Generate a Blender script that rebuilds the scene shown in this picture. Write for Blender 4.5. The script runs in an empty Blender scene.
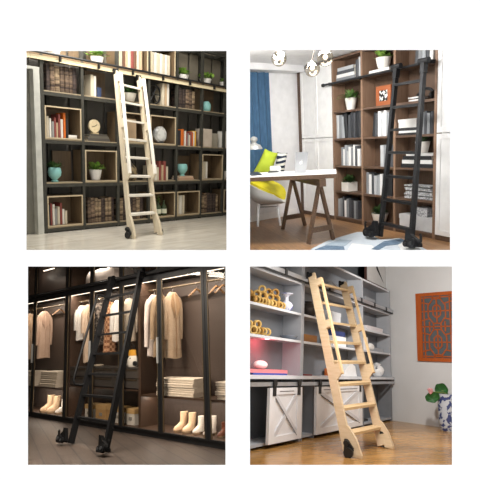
import bpy, bmesh, math, random
from mathutils import Vector, Matrix, Euler
random.seed(7)
SC = bpy.context.scene
COL = SC.collection
# ------------------------------------------------------------------ camera, world, exposure
FPX = 500.0
cam_d = bpy.data.cameras.new('camera'); cam_d.sensor_width = 36; cam_d.lens = 36 * FPX / 480
cam_d.clip_end = 100; cam_d.clip_start = .05
cam = bpy.data.objects.new('camera', cam_d); COL.objects.link(cam)
cam.rotation_euler = (math.pi / 2, 0, 0); SC.camera = cam
SC.view_settings.view_transform = 'Standard'; SC.view_settings.look = 'None'
SC.view_settings.exposure = 0; SC.view_settings.gamma = 1
SC.view_settings.use_curve_mapping = False
W = bpy.data.worlds.new('world'); SC.world = W; W.use_nodes = True
W.node_tree.nodes['Background'].inputs[0].default_value = (1, 1, 1, 1)
W.node_tree.nodes['Background'].inputs[1].default_value = 1.16
SC.cycles.max_bounces = 6; SC.cycles.transparent_max_bounces = 12
SC.cycles.use_denoising = True
SC.cycles.sample_clamp_indirect = 4.0
SC.cycles.caustics_reflective = False; SC.cycles.caustics_refractive = False

# ------------------------------------------------------------------ the four rooms: where each stands in the building
class Room:
    def __init__(s, R, t, S, zf):
        s.R = Matrix(R); s.t = Vector(t) * S; s.S = S; s.zf = zf
        q = s.R.to_quaternion(); q.normalize(); s.R = q.to_matrix()
        s.O = -(s.R.transposed() @ s.t); s.objs = []
        Cm = Matrix(((1, 0, 0), (0, 0, 1), (0, -1, 0)))
        s.M = Matrix.Translation(Cm @ s.t) @ (Cm @ s.R).to_4x4()
    def ray(s, px, py): return s.R.transposed() @ Vector(((px - 240) / FPX, (py - 240) / FPX, 1))
    def Y(s, px, py, y=0.): r = s.ray(px, py); return s.O + r * ((y - s.O.y) / r.y)
    def Z(s, px, py, z=None):
        z = s.zf if z is None else z
        r = s.ray(px, py); return s.O + r * ((z - s.O.z) / r.z)
    def plane(s, px, py, p, n): r = s.ray(px, py); return s.O + r * ((Vector(p) - s.O).dot(n) / r.dot(n))
    def P(s, p): c = s.R @ Vector(p) + s.t; return 240 + FPX * c.x / c.z, 240 + FPX * c.y / c.z
    def X(s, px, z, y=0.):
        py = 240
        for _ in range(6): a = s.Y(px, py, y); py = s.P((a.x, y, z))[1]
        return a.x
    def H(s, x, y, py):
        a, b = -1., 4.
        for _ in range(40):
            m = (a + b) / 2
            if s.P((x, y, m))[1] > py: a = m
            else: b = m
        return a
LIB = Room([[0.64757,-0.76129,0.03293],[-0.10413,-0.13122,-0.98587],[0.75486,0.63499,-0.16424]],[-1.9025,-0.1374,4.9131],1.1,-.0825)
OFF = Room([[0.41416,0.90848,-0.056],[0.15212,-0.12975,-0.97981],[-0.8974,0.39728,-0.19194]],[1.4118,-0.3607,7.4334],1.,-.06)
CLK = Room([[0.71752,0.69523,-0.04276],[-0.16494,0.10994,-0.98016],[-0.67673,0.71033,0.19355]],[-3.9255,3.2951,9.58],1.,-.1)
STO = Room([[0.54476,-0.83711,0.04984],[0.22641,0.08959,-0.9699],[0.80745,0.53965,0.23833]],[0.5858,1.9558,4.866],1.3,0.)
CUR = LIB

# ------------------------------------------------------------------ lights of the rooms, with added fill lights
def light(room, kind, loc, target, power, color=(1, 1, 1), size=.5, size_y=None, spot=None, name='lamp'):
    d = bpy.data.lights.new(name, kind); d.energy = power; d.color = color
    if kind == 'AREA':
        d.size = size
        if size_y: d.shape = 'RECTANGLE'; d.size_y = size_y
    else: d.shadow_soft_size = size
    if spot: d.spot_size = spot; d.spot_blend = .5
    o = bpy.data.objects.new(name, d); COL.objects.link(o)
    l = Vector(loc); q = (Vector(target) - l).to_track_quat('-Z', 'Y')
    o.matrix_world = room.M @ (Matrix.Translation(l) @ q.to_matrix().to_4x4())
    return o
WARM = (1, .90, .78); NEUT = (1, .965, .92); COOL = (.92, .96, 1)
def at_depth(room, px, py, d): return room.R.transposed() @ (Vector(((px - 240) / FPX * d, (py - 240) / FPX * d, d)) - room.t)
light(LIB, 'AREA', at_depth(LIB, 70, 5, 5.1), (.8, 0, .6), 52, NEUT, .9, .6, name='library_ceiling_lamp')
light(LIB, 'AREA', at_depth(LIB, 180, -10, 5.2), (2.0, 0, .5), 30, NEUT, .7, .5, name='library_ceiling_lamp')
light(OFF, 'AREA', (1.5, -1.25, 2.2), (1.35, -.9, 0), 50, (1, .98, .96), .8, .5, name='office_fill_light')  # added unseen fill, stands in for the window daylight
light(OFF, 'AREA', (1.15, -1.5, 2.19), (-.6, -.3, 1.0), 44, (1, .98, .96), .5, .5, name='office_fill_light')  # second added fill, aimed to brighten the left wall
def ceiling_fill(px, Y, power, color, sx, sy, name):
    # added fill light, unseen edge-on, under the floor that divides the two storeys
    k = (262.0 - 240) / FPX; n = Vector((0, -k, -1)).normalized()
    d = bpy.data.lights.new(name, 'AREA'); d.energy = power; d.color = color; d.shape = 'RECTANGLE'; d.size = sx; d.size_y = sy
    o = bpy.data.objects.new(name, d); COL.objects.link(o)
    X = Vector((1, 0, 0)); Z = -n; Yv = Z.cross(X).normalized()
    m = Matrix((X, Yv, Z)).transposed().to_4x4(); m.translation = ((px - 240) / FPX * Y, Y, -k * Y); o.matrix_world = m
ceiling_fill(62, 6.5, 175, WARM, 1.2, 1.2, 'cloakroom_fill_light')
ceiling_fill(385, 5.6, 66, NEUT, 1.5, 1.6, 'store_room_fill_light')

# ------------------------------------------------------------------ materials
def lin(h):
    h = h.lstrip('#'); v = [int(h[i:i + 2], 16) / 255 for i in (0, 2, 4)]
    return tuple(x / 12.92 if x <= .04045 else ((x + .055) / 1.055) ** 2.4 for x in v) + (1,)
MC = {}
def mat(c, r=.6, c2=None, scale=8, st=(1, 1, 1), metal=0, bump=0, sharp=.25, spec=.4):
    key = (c, r, c2, scale, st, metal, bump, sharp, spec)
    if key in MC: return MC[key]
    m = bpy.data.materials.new('material'); m.use_nodes = True; MC[key] = m
    nt = m.node_tree; b = nt.nodes['Principled BSDF']
    b.inputs['Roughness'].default_value = r; b.inputs['Metallic'].default_value = metal
    b.inputs['Specular IOR Level'].default_value = spec
    tc = nt.nodes.new('ShaderNodeTexCoord'); mp = nt.nodes.new('ShaderNodeMapping')
    nt.links.new(tc.outputs['Object'], mp.inputs[0]); mp.inputs['Scale'].default_value = st
    n = nt.nodes.new('ShaderNodeTexNoise'); n.inputs['Scale'].default_value = scale; n.inputs['Detail'].default_value = 4
    nt.links.new(mp.outputs[0], n.inputs['Vector'])
    rp = nt.nodes.new('ShaderNodeValToRGB'); nt.links.new(n.outputs[0], rp.inputs[0])
    l = lin(c)
    if c2: a, z = l, lin(c2)
    else: a = tuple(x * .93 for x in l[:3]) + (1,); z = tuple(min(1, x * 1.06) for x in l[:3]) + (1,)
    rp.color_ramp.elements[0].color = a; rp.color_ramp.elements[1].color = z
    rp.color_ramp.elements[0].position = .5 - sharp; rp.color_ramp.elements[1].position = .5 + sharp
    nt.links.new(rp.outputs[0], b.inputs['Base Color'])
    if bump:
        bp = nt.nodes.new('ShaderNodeBump'); bp.inputs['Strength'].default_value = bump; bp.inputs['Distance'].default_value = .01
        nt.links.new(n.outputs[0], bp.inputs['Height']); nt.links.new(bp.outputs[0], b.inputs['Normal'])
    return m
def tiles(c, c2, mortar, bw, bh, r=.3, rot=0, gap=.004, off=.5, grain=(2, 30, 1), gs=3.0, gmix=.5):
    m = bpy.data.materials.new('material'); m.use_nodes = True; nt = m.node_tree; b = nt.nodes['Principled BSDF']
    b.inputs['Roughness'].default_value = r
    tc = nt.nodes.new('ShaderNodeTexCoord'); mp = nt.nodes.new('ShaderNodeMapping'); mp.inputs['Rotation'].default_value = (0, 0, rot)
    nt.links.new(tc.outputs['Object'], mp.inputs[0])
    br = nt.nodes.new('ShaderNodeTexBrick'); nt.links.new(mp.outputs[0], br.inputs['Vector'])
    br.inputs['Scale'].default_value = 1; br.inputs['Brick Width'].default_value = bw; br.inputs['Row Height'].default_value = bh
    br.inputs['Mortar Size'].default_value = gap; br.offset = off
    br.inputs['Color1'].default_value = lin(c); br.inputs['Color2'].default_value = lin(c2); br.inputs['Mortar'].default_value = lin(mortar)
    mp2 = nt.nodes.new('ShaderNodeMapping'); mp2.inputs['Scale'].default_value = grain; nt.links.new(mp.outputs[0], mp2.inputs[0])
    n = nt.nodes.new('ShaderNodeTexNoise'); n.inputs['Scale'].default_value = gs; n.inputs['Detail'].default_value = 6
    nt.links.new(mp2.outputs[0], n.inputs['Vector'])
    rp = nt.nodes.new('ShaderNodeValToRGB'); nt.links.new(n.outputs[0], rp.inputs[0])
    rp.color_ramp.elements[0].color = (1 - gmix,) * 3 + (1,); rp.color_ramp.elements[0].position = .3
    rp.color_ramp.elements[1].color = (1.1, 1.1, 1.1, 1); rp.color_ramp.elements[1].position = .7
    mx = nt.nodes.new('ShaderNodeMix'); mx.data_type = 'RGBA'; mx.blend_type = 'MULTIPLY'; mx.inputs[0].default_value = 1
    nt.links.new(br.outputs[0], mx.inputs[6]); nt.links.new(rp.outputs[0], mx.inputs[7])
    nt.links.new(mx.outputs[2], b.inputs['Base Color'])
    return m
def emis(c, s):
    m = bpy.data.materials.new('material'); m.use_nodes = True; nt = m.node_tree; b = nt.nodes['Principled BSDF']
    b.inputs['Base Color'].default_value = lin(c); b.inputs['Emission Color'].default_value = lin(c); b.inputs['Emission Strength'].default_value = s
    return m
def glass(tint='#ffffff', refl=.08, rough=.02):
    m = bpy.data.materials.new('material'); m.use_nodes = True; nt = m.node_tree
    for n in list(nt.nodes): nt.nodes.remove(n)
    o = nt.nodes.new('ShaderNodeOutputMaterial'); t = nt.nodes.new('ShaderNodeBsdfTransparent'); g = nt.nodes.new('ShaderNodeBsdfGlossy')
    t.inputs[0].default_value = lin(tint); g.inputs['Roughness'].default_value = rough
    mx = nt.nodes.new('ShaderNodeMixShader'); lw = nt.nodes.new('ShaderNodeLayerWeight'); lw.inputs[0].default_value = .25
    mt = nt.nodes.new('ShaderNodeMath'); mt.operation = 'MULTIPLY_ADD'; mt.inputs[1].default_value = .22 if refl > .05 else .07; mt.inputs[2].default_value = refl
    nt.links.new(lw.outputs['Facing'], mt.inputs[0]); nt.links.new(mt.outputs[0], mx.inputs[0])
    nt.links.new(t.outputs[0], mx.inputs[1]); nt.links.new(g.outputs[0], mx.inputs[2]); nt.links.new(mx.outputs[0], o.inputs[0])
    return m
def wood(c, c2, axis=2, r=.5, scale=6, bump=.05):
    st = [9, 9, 9]; st[axis] = .8
    return mat(c, r, c2, scale, tuple(st), bump=bump, sharp=.3)

# ------------------------------------------------------------------ mesh builder
class MB:
    def __init__(s): s.b = bmesh.new(); s.k = 0
    def face(s, vs):
        try: f = s.b.faces.new(vs); f.material_index = s.k; return f
        except ValueError: return None
    def hexa(s, p):
        v = [s.b.verts.new(q) for q in p]
        for f in ((0, 3, 2, 1), (4, 5, 6, 7), (0, 1, 5, 4), (1, 2, 6, 5), (2, 3, 7, 6), (3, 0, 4, 7)): s.face([v[i] for i in f])
        return s
    def box(s, x0, x1, y0, y1, z0, z1):
        return s.hexa([(x0, y0, z0), (x1, y0, z0), (x1, y1, z0), (x0, y1, z0), (x0, y0, z1), (x1, y0, z1), (x1, y1, z1), (x0, y1, z1)])
    def beam(s, a, b, w, d, up=(0, 0, 1)):
        """w across (perpendicular to up), d along up"""
        a, b = Vector(a), Vector(b); t = (b - a).normalized(); u = Vector(up)
        sd = t.cross(u).normalized(); u = sd.cross(t).normalized()
        sd = sd * (w / 2); u = u * (d / 2)
        return s.hexa([a - sd - u, a + sd - u, a + sd + u, a - sd + u, b - sd - u, b + sd - u, b + sd + u, b - sd + u])
    def rings(s, rs, caps=True, closed=False):
        R = [[s.b.verts.new(q) for q in r] for r in rs]; n = len(R[0])
        prs = list(zip(R, R[1:])) + ([(R[-1], R[0])] if closed else [])
        for a, b in prs:
            for i in range(n): s.face((a[i], a[(i + 1) % n], b[(i + 1) % n], b[i]))
        if caps and not closed: s.face(R[0][::-1]); s.face(R[-1])
        return s
    def tube(s, pts, r, n=8, closed=False):
        pts = [Vector(p) for p in pts]; m = len(pts); rs = []
        rr = r if isinstance(r, (list, tuple)) else [r] * m
        u = None
        for i, p in enumerate(pts):
            if closed: t = (pts[(i + 1) % m] - pts[i - 1]).normalized()
            else: t = (pts[min(i + 1, m - 1)] - pts[max(i - 1, 0)]).normalized()
            if u is None:
                u = t.cross(Vector((0, 0, 1)));
                if u.length < .01: u = t.cross(Vector((0, 1, 0)))
            u = (u - t * u.dot(t)).normalized(); v = t.cross(u)
            rs.append([p + (u * math.cos(k * 2 * math.pi / n) + v * math.sin(k * 2 * math.pi / n)) * rr[i] for k in range(n)])
        return s.rings(rs, True, closed)
    def cyl(s, a, b, r0, r1=None, n=12): return s.tube([a, b], [r0, r0 if r1 is None else r1], n)
    def lathe(s, c, prof, n=20, ax=None):
        c = Vector(c); rs = []
        A = Matrix.Identity(3) if ax is None else Vector((0, 0, 1)).rotation_difference(Vector(ax)).to_matrix()
        for r, z in prof: rs.append([c + A @ Vector((max(r, 1e-4) * math.cos(k * 2 * math.pi / n), max(r, 1e-4) * math.sin(k * 2 * math.pi / n), z)) for k in range(n)])
        return s.rings(rs, True)
    def ball(s, c, r, n=14, sc=(1, 1, 1)):
        c = Vector(c); rs = []
        for i in range(n // 2 + 1):
            a = math.pi * i / (n // 2); q = max(math.sin(a), 1e-3)
            rs.append([c + Vector((r * sc[0] * q * math.cos(k * 2 * math.pi / n), r * sc[1] * q * math.sin(k * 2 * math.pi / n), -r * sc[2] * math.cos(a))) for k in range(n)])
        return s.rings(rs, True)
    def prism(s, poly, vec):
        v = Vector(vec); a = [Vector(p) for p in poly]
        return s.rings([a, [p + v for p in a]], True)
    def leaf(s, a, d, L, w, bend=.3, n=3):
        a = Vector(a); d = Vector(d).normalized(); sd = d.cross(Vector((0, 0, 1)))
        if sd.length < .05: sd = Vector((1, 0, 0))
        sd.normalize(); prev = None
        for i in range(n + 1):
            t = i / n; p = a + d * (L * t) + Vector((0, 0, -bend * L * t * t)); ww = w * math.sin(math.pi * (.12 + .88 * t)) * .5 + .0006
            q = (s.b.verts.new(p - sd * ww), s.b.verts.new(p + sd * ww))
            if prev: s.face((prev[0], prev[1], q[1], q[0]))
            prev = q
        return s
    def done(s, name, mats, parent=None, loc=None, rz=0, smooth=False, bevel=0):
        if bevel:
            es = [e for e in s.b.edges if len(e.link_faces) == 2 and e.calc_face_angle(0) > .5]
            bmesh.ops.bevel(s.b, geom=es, offset=bevel, segments=2, affect='EDGES', profile=.5)
        bmesh.ops.recalc_face_normals(s.b, faces=s.b.faces)
        me = bpy.data.meshes.new(name); s.b.to_mesh(me); s.b.free()
        for m in (mats if isinstance(mats, (list, tuple)) else [mats]): me.materials.append(m)
        if smooth:
            for p in me.polygons: p.use_smooth = True
            try: me.set_sharp_from_angle(angle=.7)
            except Exception: pass
        o = bpy.data.objects.new(name, me); COL.objects.link(o)
        if loc is not None: o.location = loc
        o.rotation_euler = (0, 0, rz)
        if parent: o.parent = parent
        else: CUR.objs.append(o)
        return o
def tag(o, label, cat, group=None, kind=None):
    if label: o['label'] = label
    if cat: o['category'] = cat
    if group: o['group'] = group
    if kind: o['kind'] = kind
    return o
def thing(name, label, cat, loc=(0, 0, 0), rz=0, group=None):
    o = bpy.data.objects.new(name, None); COL.objects.link(o); o.location = loc; o.rotation_euler = (0, 0, rz)
    o.empty_display_size = .1; CUR.objs.append(o)
    return tag(o, label, cat, group)
def struct(o, label=None):
    o['kind'] = 'structure'
    if label: o['label'] = label
    return o
def copy_thing(o, loc, label, rz=None, scale=None):
    c = o.copy(); COL.objects.link(c); c.location = loc; CUR.objs.append(c)
    if rz is not None: c.rotation_euler = (0, 0, rz)
    if scale: c.scale = (scale,) * 3
    c['label'] = label
    for ch in list(o.children):
        d = ch.copy(); COL.objects.link(d); d.parent = c
        for g in list(ch.children):
            e = g.copy(); COL.objects.link(e); e.parent = d
    return c
ORD = ['first', 'second', 'third', 'fourth', 'fifth', 'sixth', 'seventh', 'eighth', 'ninth', 'tenth', 'eleventh', 'twelfth']

# ------------------------------------------------------------------ small kinds used in several rooms
PAGES = mat('#d8cfbd', .8, '#f0eadc', 60, (1, 1, 8))
def book_mesh(w, d, h, m, flat=False, bands=0):
    b = MB(); c = min(.004, w * .12)
    if not flat:
        b.box(-w / 2, w / 2, .0, c * 1.5, 0, h)
        b.prism([(-w / 2, 0, 0), (-w * .3, -w * .12, 0), (w * .3, -w * .12, 0), (w / 2, 0, 0)], (0, 0, h))
        b.box(-w / 2, -w / 2 + c, c * 1.5, d, 0, h); b.box(w / 2 - c, w / 2, c * 1.5, d, 0, h)
        for k in range(bands):
            z = h * (k + .7) / (bands + .4)
            b.prism([(-w * .5, -.001, z), (-w * .32, -w * .12 - .004, z), (w * .32, -w * .12 - .004, z), (w * .5, -.001, z)], (0, 0, .008))
        b.k = 1; b.box(-w / 2 + c, w / 2 - c, c * 1.5, d - .006, .004, h - .006)
    else:   # w along x, h is the thickness
        c = min(.004, h * .15)
        b.box(-w / 2, w / 2, 0, .005, 0, h); b.box(-w / 2, w / 2, .005, d, 0, c); b.box(-w / 2, w / 2, .005, d, h - c, h)
        b.k = 1; b.box(-w / 2 + .005, w / 2 - .005, .005, d - .005, c, h - c)
    return b
def book_row(x0, x1, y, z, d, hs, mats, names, row, group, bands=0, kind='book', gap=.004, leans=None, wts=None):
    n = len(hs); wts = wts or [random.uniform(.8, 1.2) for _ in hs]; tot = sum(wts); x = x0
    for i in range(n):
        w = (x1 - x0 - gap * n) * wts[i] / tot
        o = book_mesh(w, d * random.uniform(.92, 1.0), hs[i], [mats[i]], bands=bands)
        ob = o.done(kind, [mats[i], PAGES], loc=(x + w / 2 + gap / 2, y + random.uniform(0, .008), z))
        if leans and leans[i]: ob.rotation_euler = (0, leans[i], 0); ob.location.z += abs(math.sin(leans[i])) * w / 2
        tag(ob, f"{names[i]} book, {ORD[i]} from left in {row}", 'book', group)
        x += w + gap
def book_stack(x0, x1, y, z, d, ths, mats, names, place, group, shrink=.0):
    for i, t in enumerate(ths):
        s = (x1 - x0) * shrink * i * .5
        ob = book_mesh(x1 - x0 - 2 * s, d, t, None, True).done('book', [mats[i], PAGES], loc=((x0 + x1) / 2, y, z))
        pos = 'lying on its own' if len(ths) == 1 else ('at the bottom of the stack' if i == 0 else ('on top of the stack' if i == len(ths) - 1 else f'{ORD[i]} up in the stack'))
        tag(ob, f"{names[i]} book {pos} {place}", 'book', group); z += t
LEAF1 = mat('#4d7a2c', .5, '#8fae4a', 20); LEAF2 = mat('#27431f', .5, '#4a6a35', 20); SOIL = mat('#3a2c20', .9, '#56422f', 60)
def plant(label, loc, r, h, R, lh, potm, leafm=LEAF1, n=60, style='bush', cat='potted plant', square=False, group=None, seed=1, ym=.105):
    rd = random.Random(seed); t = thing('potted_plant', label, cat, (loc[0], loc[1], loc[2] + .0015), 0, group)
    if square:
        b = MB(); b.box(-r, r, -r, r, 0, .01)
        for a in ((-r, -r + .008, -r, r), (r - .008, r, -r, r), (-r + .008, r - .008, -r, -r + .008), (-r + .008, r - .008, r - .008, r)): b.box(a[0], a[1], a[2], a[3], .01, h)
        b.done('pot', potm, t)
        MB().box(-r + .008, r - .008, -r + .008, r - .008, .01, h * .9).done('soil', SOIL, t)
    else:
        MB().lathe((0, 0, 0), [(r * .68, 0), (r * .8, h * .3), (r * .97, h * .85), (r * 1.0, h), (r * .9, h), (r * .85, h * .85)], 20).done('pot', potm, t, smooth=True)
        MB().lathe((0, 0, h * .8), [(r * .84, 0), (r * .84, h * .07)], 16).done('soil', SOIL, t)
    b = MB()
    for i in range(n):
        a = rd.uniform(0, 2 * math.pi)
        if style == 'bush':
            e = rd.uniform(.25, 1.4); q = Vector((math.cos(a) * math.cos(e), math.sin(a) * math.cos(e), math.sin(e)))
            p = Vector((0, 0, h * .9)) + Vector((q.x * R * .75, q.y * R * .75, q.z * lh * .7)) * rd.uniform(.2, 1)
            b.leaf(p, q + Vector((rd.uniform(-.6, .6), rd.uniform(-.6, .6), rd.uniform(-.2, .3))), R * .42, R * .26, .3)
            if i % 4 == 0: b.tube([(0, 0, h * .88), p], .0025, 4)
        elif style == 'spike':
            e = rd.uniform(.45, 1.45); q = Vector((math.cos(a) * math.cos(e), math.sin(a) * math.cos(e), math.sin(e)))
            b.leaf((q.x * r * .3, q.y * r * .3, h * .88), q, lh * rd.uniform(.7, 1.1), R * .1, .45, 5)
        else:
            e = rd.uniform(.1, 1.5); q = Vector((math.cos(a) * math.cos(e), math.sin(a) * math.cos(e), math.sin(e)))
            b.leaf(Vector((0, 0, h * .85)) + q * .3 * R, q, R * .8, R * .45, -.1)
    for v in b.b.verts: v.co.y = max(-ym * 1.6, min(ym, v.co.y))
    b.done('foliage', leafm, t)
    return t
def vase(label, loc, prof, m, name='vase', cat='vase', group=None):
    o = MB().lathe((0, 0, 0), prof, 24).done(name, m, loc=loc, smooth=True)
    return tag(o, label, cat, group)

# ------------------------------------------------------------------ the building: white front wall with four openings, dividers, added outer shell
DW = 4.30
SIDES = []
def building():
    xs = [(26.5, 226.5), (250, 450)]
    b = MB(); white = mat('#f8f8f8', .9, spec=.0)
    zt, zb, XL = 7.2, -8.0, 8.6
    def pt(px, py, Y, g=0): return Vector(((px - 240) / FPX * DW, Y, -(py - 240) / FPX * DW))
    ops = [(26.5, 226.5, 51, 250), (250, 450, 50, 250), (28, 225.5, 266.5, 465), (250, 452, 266.5, 465)]
    g = 2.0
    # front face as cells around the openings, in four strips
    def rect(x0, x1, z0, z1, Y, fl=False):
        v = [b.b.verts.new(q) for q in ((x0, Y, z0), (x1, Y, z0), (x1, Y, z1), (x0, Y, z1))]
        b.face(v if not fl else v[::-1])
    for Y, gg, fl in ((DW, 0, False), (DW + .04, g, True)):
        mid = -(258 - 240) / FPX * DW
        for row, (A, B) in enumerate(((ops[0], ops[1]), (ops[2], ops[3]))):
            ztop, zbot = (zt, mid) if row == 0 else (mid, zb)
            cols = []
            for o in (A, B):
                p0 = pt(o[0] - gg, o[2] - gg, Y); p1 = pt(o[1] + gg, o[3] + gg, Y)
                cols.append((p0.x, p1.x, p0.z, p1.z))
            xx = [-XL, cols[0][0], cols[0][1], cols[1][0], cols[1][1], XL]
            for i in (0, 2, 4): rect(xx[i], xx[i + 1], zbot, ztop, Y, fl)
            for c in cols:
                rect(c[0], c[1], c[2], ztop, Y, fl); rect(c[0], c[1], zbot, c[3], Y, fl)
    for o in ops:
        f = [pt(o[0], o[2], 0), pt(o[1], o[2], 0), pt(o[1], o[3], 0), pt(o[0], o[3], 0)]
        k = [pt(o[0] - g, o[2] - g, 0), pt(o[1] + g, o[2] - g, 0), pt(o[1] + g, o[3] + g, 0), pt(o[0] - g, o[3] + g, 0)]
        for q in f: q.y = DW
        for q in k: q.y = DW + .04
        F = [b.b.verts.new(q) for q in f]; K = [b.b.verts.new(q) for q in k]
        for i in range(4): b.face((F[i], F[(i + 1) % 4], K[(i + 1) % 4], K[i]))
    bmesh.ops.remove_doubles(b.b, verts=b.b.verts, dist=1e-5)
    global CUR
    CUR = type('X', (), {})(); CUR.objs = []
    struct(b.done('wall_front', white), 'white front wall with four square openings into the rooms')
    Y0, Y1 = DW + .04, 17.0
    gray = mat('#cfcdc8', .9)
    def wedge(name, px0, px1, vert):
        m = MB()
        a0, a1 = (px0 - 240) / FPX, (px1 - 240) / FPX
        if vert: m.hexa([(a0 * Y0, Y0, zb), (a1 * Y0, Y0, zb), (a1 * Y1, Y1, zb), (a0 * Y1, Y1, zb), (a0 * Y0, Y0, zt), (a1 * Y0, Y0, zt), (a1 * Y1, Y1, zt), (a0 * Y1, Y1, zt)])
        else: m.hexa([(-XL, Y0, -a1 * Y0), (XL, Y0, -a1 * Y0), (XL, Y1, -a1 * Y1), (-XL, Y1, -a1 * Y1), (-XL, Y0, -a0 * Y0), (XL, Y0, -a0 * Y0), (XL, Y1, -a0 * Y1), (-XL, Y1, -a0 * Y1)])
        struct(m.done(name, gray))
    wedge('wall_partition', 236, 240, True); wedge('floor_partition', 256.5, 259.5, False)
    for nm, a in (('outer_shell_left', (-XL - .1, -XL, Y0, Y1, zb, zt)), ('outer_shell_right', (XL, XL + .1, Y0, Y1, zb, zt)), ('outer_shell_back', (-XL, XL, Y1, Y1 + .1, zb, zt)),
                  ('ceiling', (-XL, XL, Y0, Y1, zt, zt + .1)), ('floor', (-XL, XL, Y0, Y1, zb - .1, zb))):
        struct(MB().box(*a).done(nm, gray))  # unseen shell added around the rooms to keep world light out
building()

# ------------------------------------------------------------------ rolling ladder
def solve_t(room, a, b, py):
    lo, hi = -.1, 1.1
    for _ in range(40):
        m = (lo + hi) / 2
        if room.P(a + (b - a) * m)[1] > py: lo = m
        else: hi = m
    return lo
def ladder(label, room, BL, BR, TL, TR, m, m2, black, rung_py, rt, rd, tw, tt, style, over=.0, ws=1.0, hand=False, lift=.002, hk=-.03):
    org = (BL + BR) / 2; t = thing('library_ladder', label, 'ladder', org)
    BL, BR, TL, TR = [v - org for v in (BL, BR, TL, TR)]
    al = ((TL + TR) - (BL + BR)).normalized(); ac = (TR - TL).normalized()
    nn = ac.cross(al).normalized()
    if nn.y > 0: nn = -nn
    for A, B in ((BL, TL), (BR, TR)):
        e = B + (B - A).normalized() * over
        r = MB().beam(A + (B - A).normalized() * .022, e, rt, rd, nn); r.done('rail', m, t, bevel=.006)
    for i, py in enumerate(rung_py):
        k = solve_t(room, BL + org, TL + org, py); a = BL + (TL - BL) * k; b = BR + (BR - BR) + (TR - BR) * k
        r = MB()
        if style == 'steel': r.beam(a, b, tw, tt, (0, 0, 1))
        else: r.beam(a, b, tw, tt, (0, -.12, 1))
        r.done('rung' if style != 'tread' else 'tread', m2, t, bevel=.004)
    # roller feet and top hooks
    for sgn, A, B in ((-1, BL, TL), (1, BR, TR)):
        u = (B - A).normalized()
        if style == 'steel':
            f0 = A.copy(); f0.z = room.zf - org.z + lift; Z1 = Vector((0, 0, 1)); q = ac * sgn * ws; bk = nn * (rd * .55)
            pr = [(.0, .33), (.06, .33), (.10, .24), (.24, .17), (.31, .10), (.31, .05), (.22, .03), (.05, .03), (-.03, .06)]
            MB().prism([f0 + q * a_ + Z1 * (b_ * ws) + bk for a_, b_ in pr], nn * .05).done('foot_bracket', black, t, bevel=.004)
            for a_, r_ in ((.19, .085), (.06, .06)):
                p = f0 + q * a_ + bk + nn * .05 + Z1 * (r_ * ws + .002); MB().cyl(p, p + nn * .04, r_ * ws, n=22).done('wheel', black, t)
                MB().cyl(p + nn * .04, p + nn * .052, r_ * ws * .4, n=12).done('wheel_cap', mat('#4a4b4d', .35, metal=.6), t)
            k = f0 + q * .27 + Z1 * (.10 * ws) + bk + nn * .03
            MB().tube([k, k + q * .05 + Z1 * .05 * ws, k + q * .05 + Z1 * .14 * ws, k + q * .03 + Z1 * .17 * ws], .014, 8).done('brake_lever', black, t)
            h = MB(); p = B + Vector((0, .02, 0)); p = B.copy(); h.beam(p - u * .08, p + u * .05, rt * 1.4, rd * 1.15, nn); h.cyl(p + Vector((-.07, 0, .05)), p + Vector((.07, 0, .05)), .03, n=16)
            h.done('top_hook', black, t)
        else:
            w = MB(); hgt = .26 if style == 'rung' else .34
            pr = [A - u * .0 + nn * (rd * .35), A + u * hgt + nn * (rd * .35), A + u * (hgt * .85) + nn * (rd * .75), A + nn * (rd * 1.25) + u * (hgt * .45)]
            p3 = A + nn * (rd * 1.5); p3.z = 0.0; pr += [p3 + Vector((0, 0, .03)), p3]
            w.prism([p - ac * rt * .5 for p in pr], ac * rt); w.done('foot_block', m, t, bevel=.004)
            wc = A + nn * (rd * .15) + ac * sgn * (rt * .5 + .002)
            wc.z = .055 * ws
            br = MB(); up = Vector((0, 0, ws)); n1 = nn * ws; a1 = ac * sgn * ws
            br.prism([wc + up * .14 - n1 * .02, wc + up * .16 - n1 * .06, wc - n1 * .07, wc - up * .03, wc + n1 * .05, wc + n1 * .05 + up * .03], a1 * .03); br.done('roller_bracket', black, t)
            MB().cyl(wc + a1 * .03, wc + a1 * .065, .055 * ws, n=18).done('wheel', black, t)
            MB().cyl(wc + up * .11 - n1 * .03, wc + up * .11 - n1 * .03 + a1 * .06, .03 * ws, n=14).done('wheel', black, t)
            p = B + u * over + org
            p = p - org + Vector((0, 0, 0)); offy = org.y
            h = MB(); h.box(p.x - rt * .7, p.x + rt * .7, p.y - .02, hk - offy, p.z - .06, p.z + .02); h.cyl((p.x - rt, hk - .025 - offy, p.z + .01), (p.x + rt, hk - .025 - offy, p.z + .01), .022, n=14)
            h.done('top_hook', black, t)
            # handrail board along the upper half: strip held off the rail with slots between
            hr = MB(); L = (B - A).length; o = nn * (rd * .5 + (.06 if style == 'rung' else .075))
            k0, k1 = (.36, .985) if style == 'rung' else (.40, .99)
            p0, p1 = A + u * L * k0 + o, A + u * L * k1 + o
            hr.beam(p0, p1, rt, .026, nn)
            hr.done('handrail', m2, t, bevel=.005)
            for k in (k0 + .03, (k0 + k1) / 2, k1 - .02):
                q = A + u * L * k + nn * (rd * .5)
                bl = MB(); s = .05
                if k == k0 + .03: bl.prism([q - u * .12 - ac * rt / 2, q - u * .06 + nn * .07 - ac * rt / 2, q + u * .07 + nn * .07 - ac * rt / 2, q + u * .07 - ac * rt / 2], ac * rt)
                else: bl.beam(q - u * s, q + u * s, rt * .98, .11 if style == 'rung' else .14, nn)
                bl.done('handrail_block', m, t)
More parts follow.
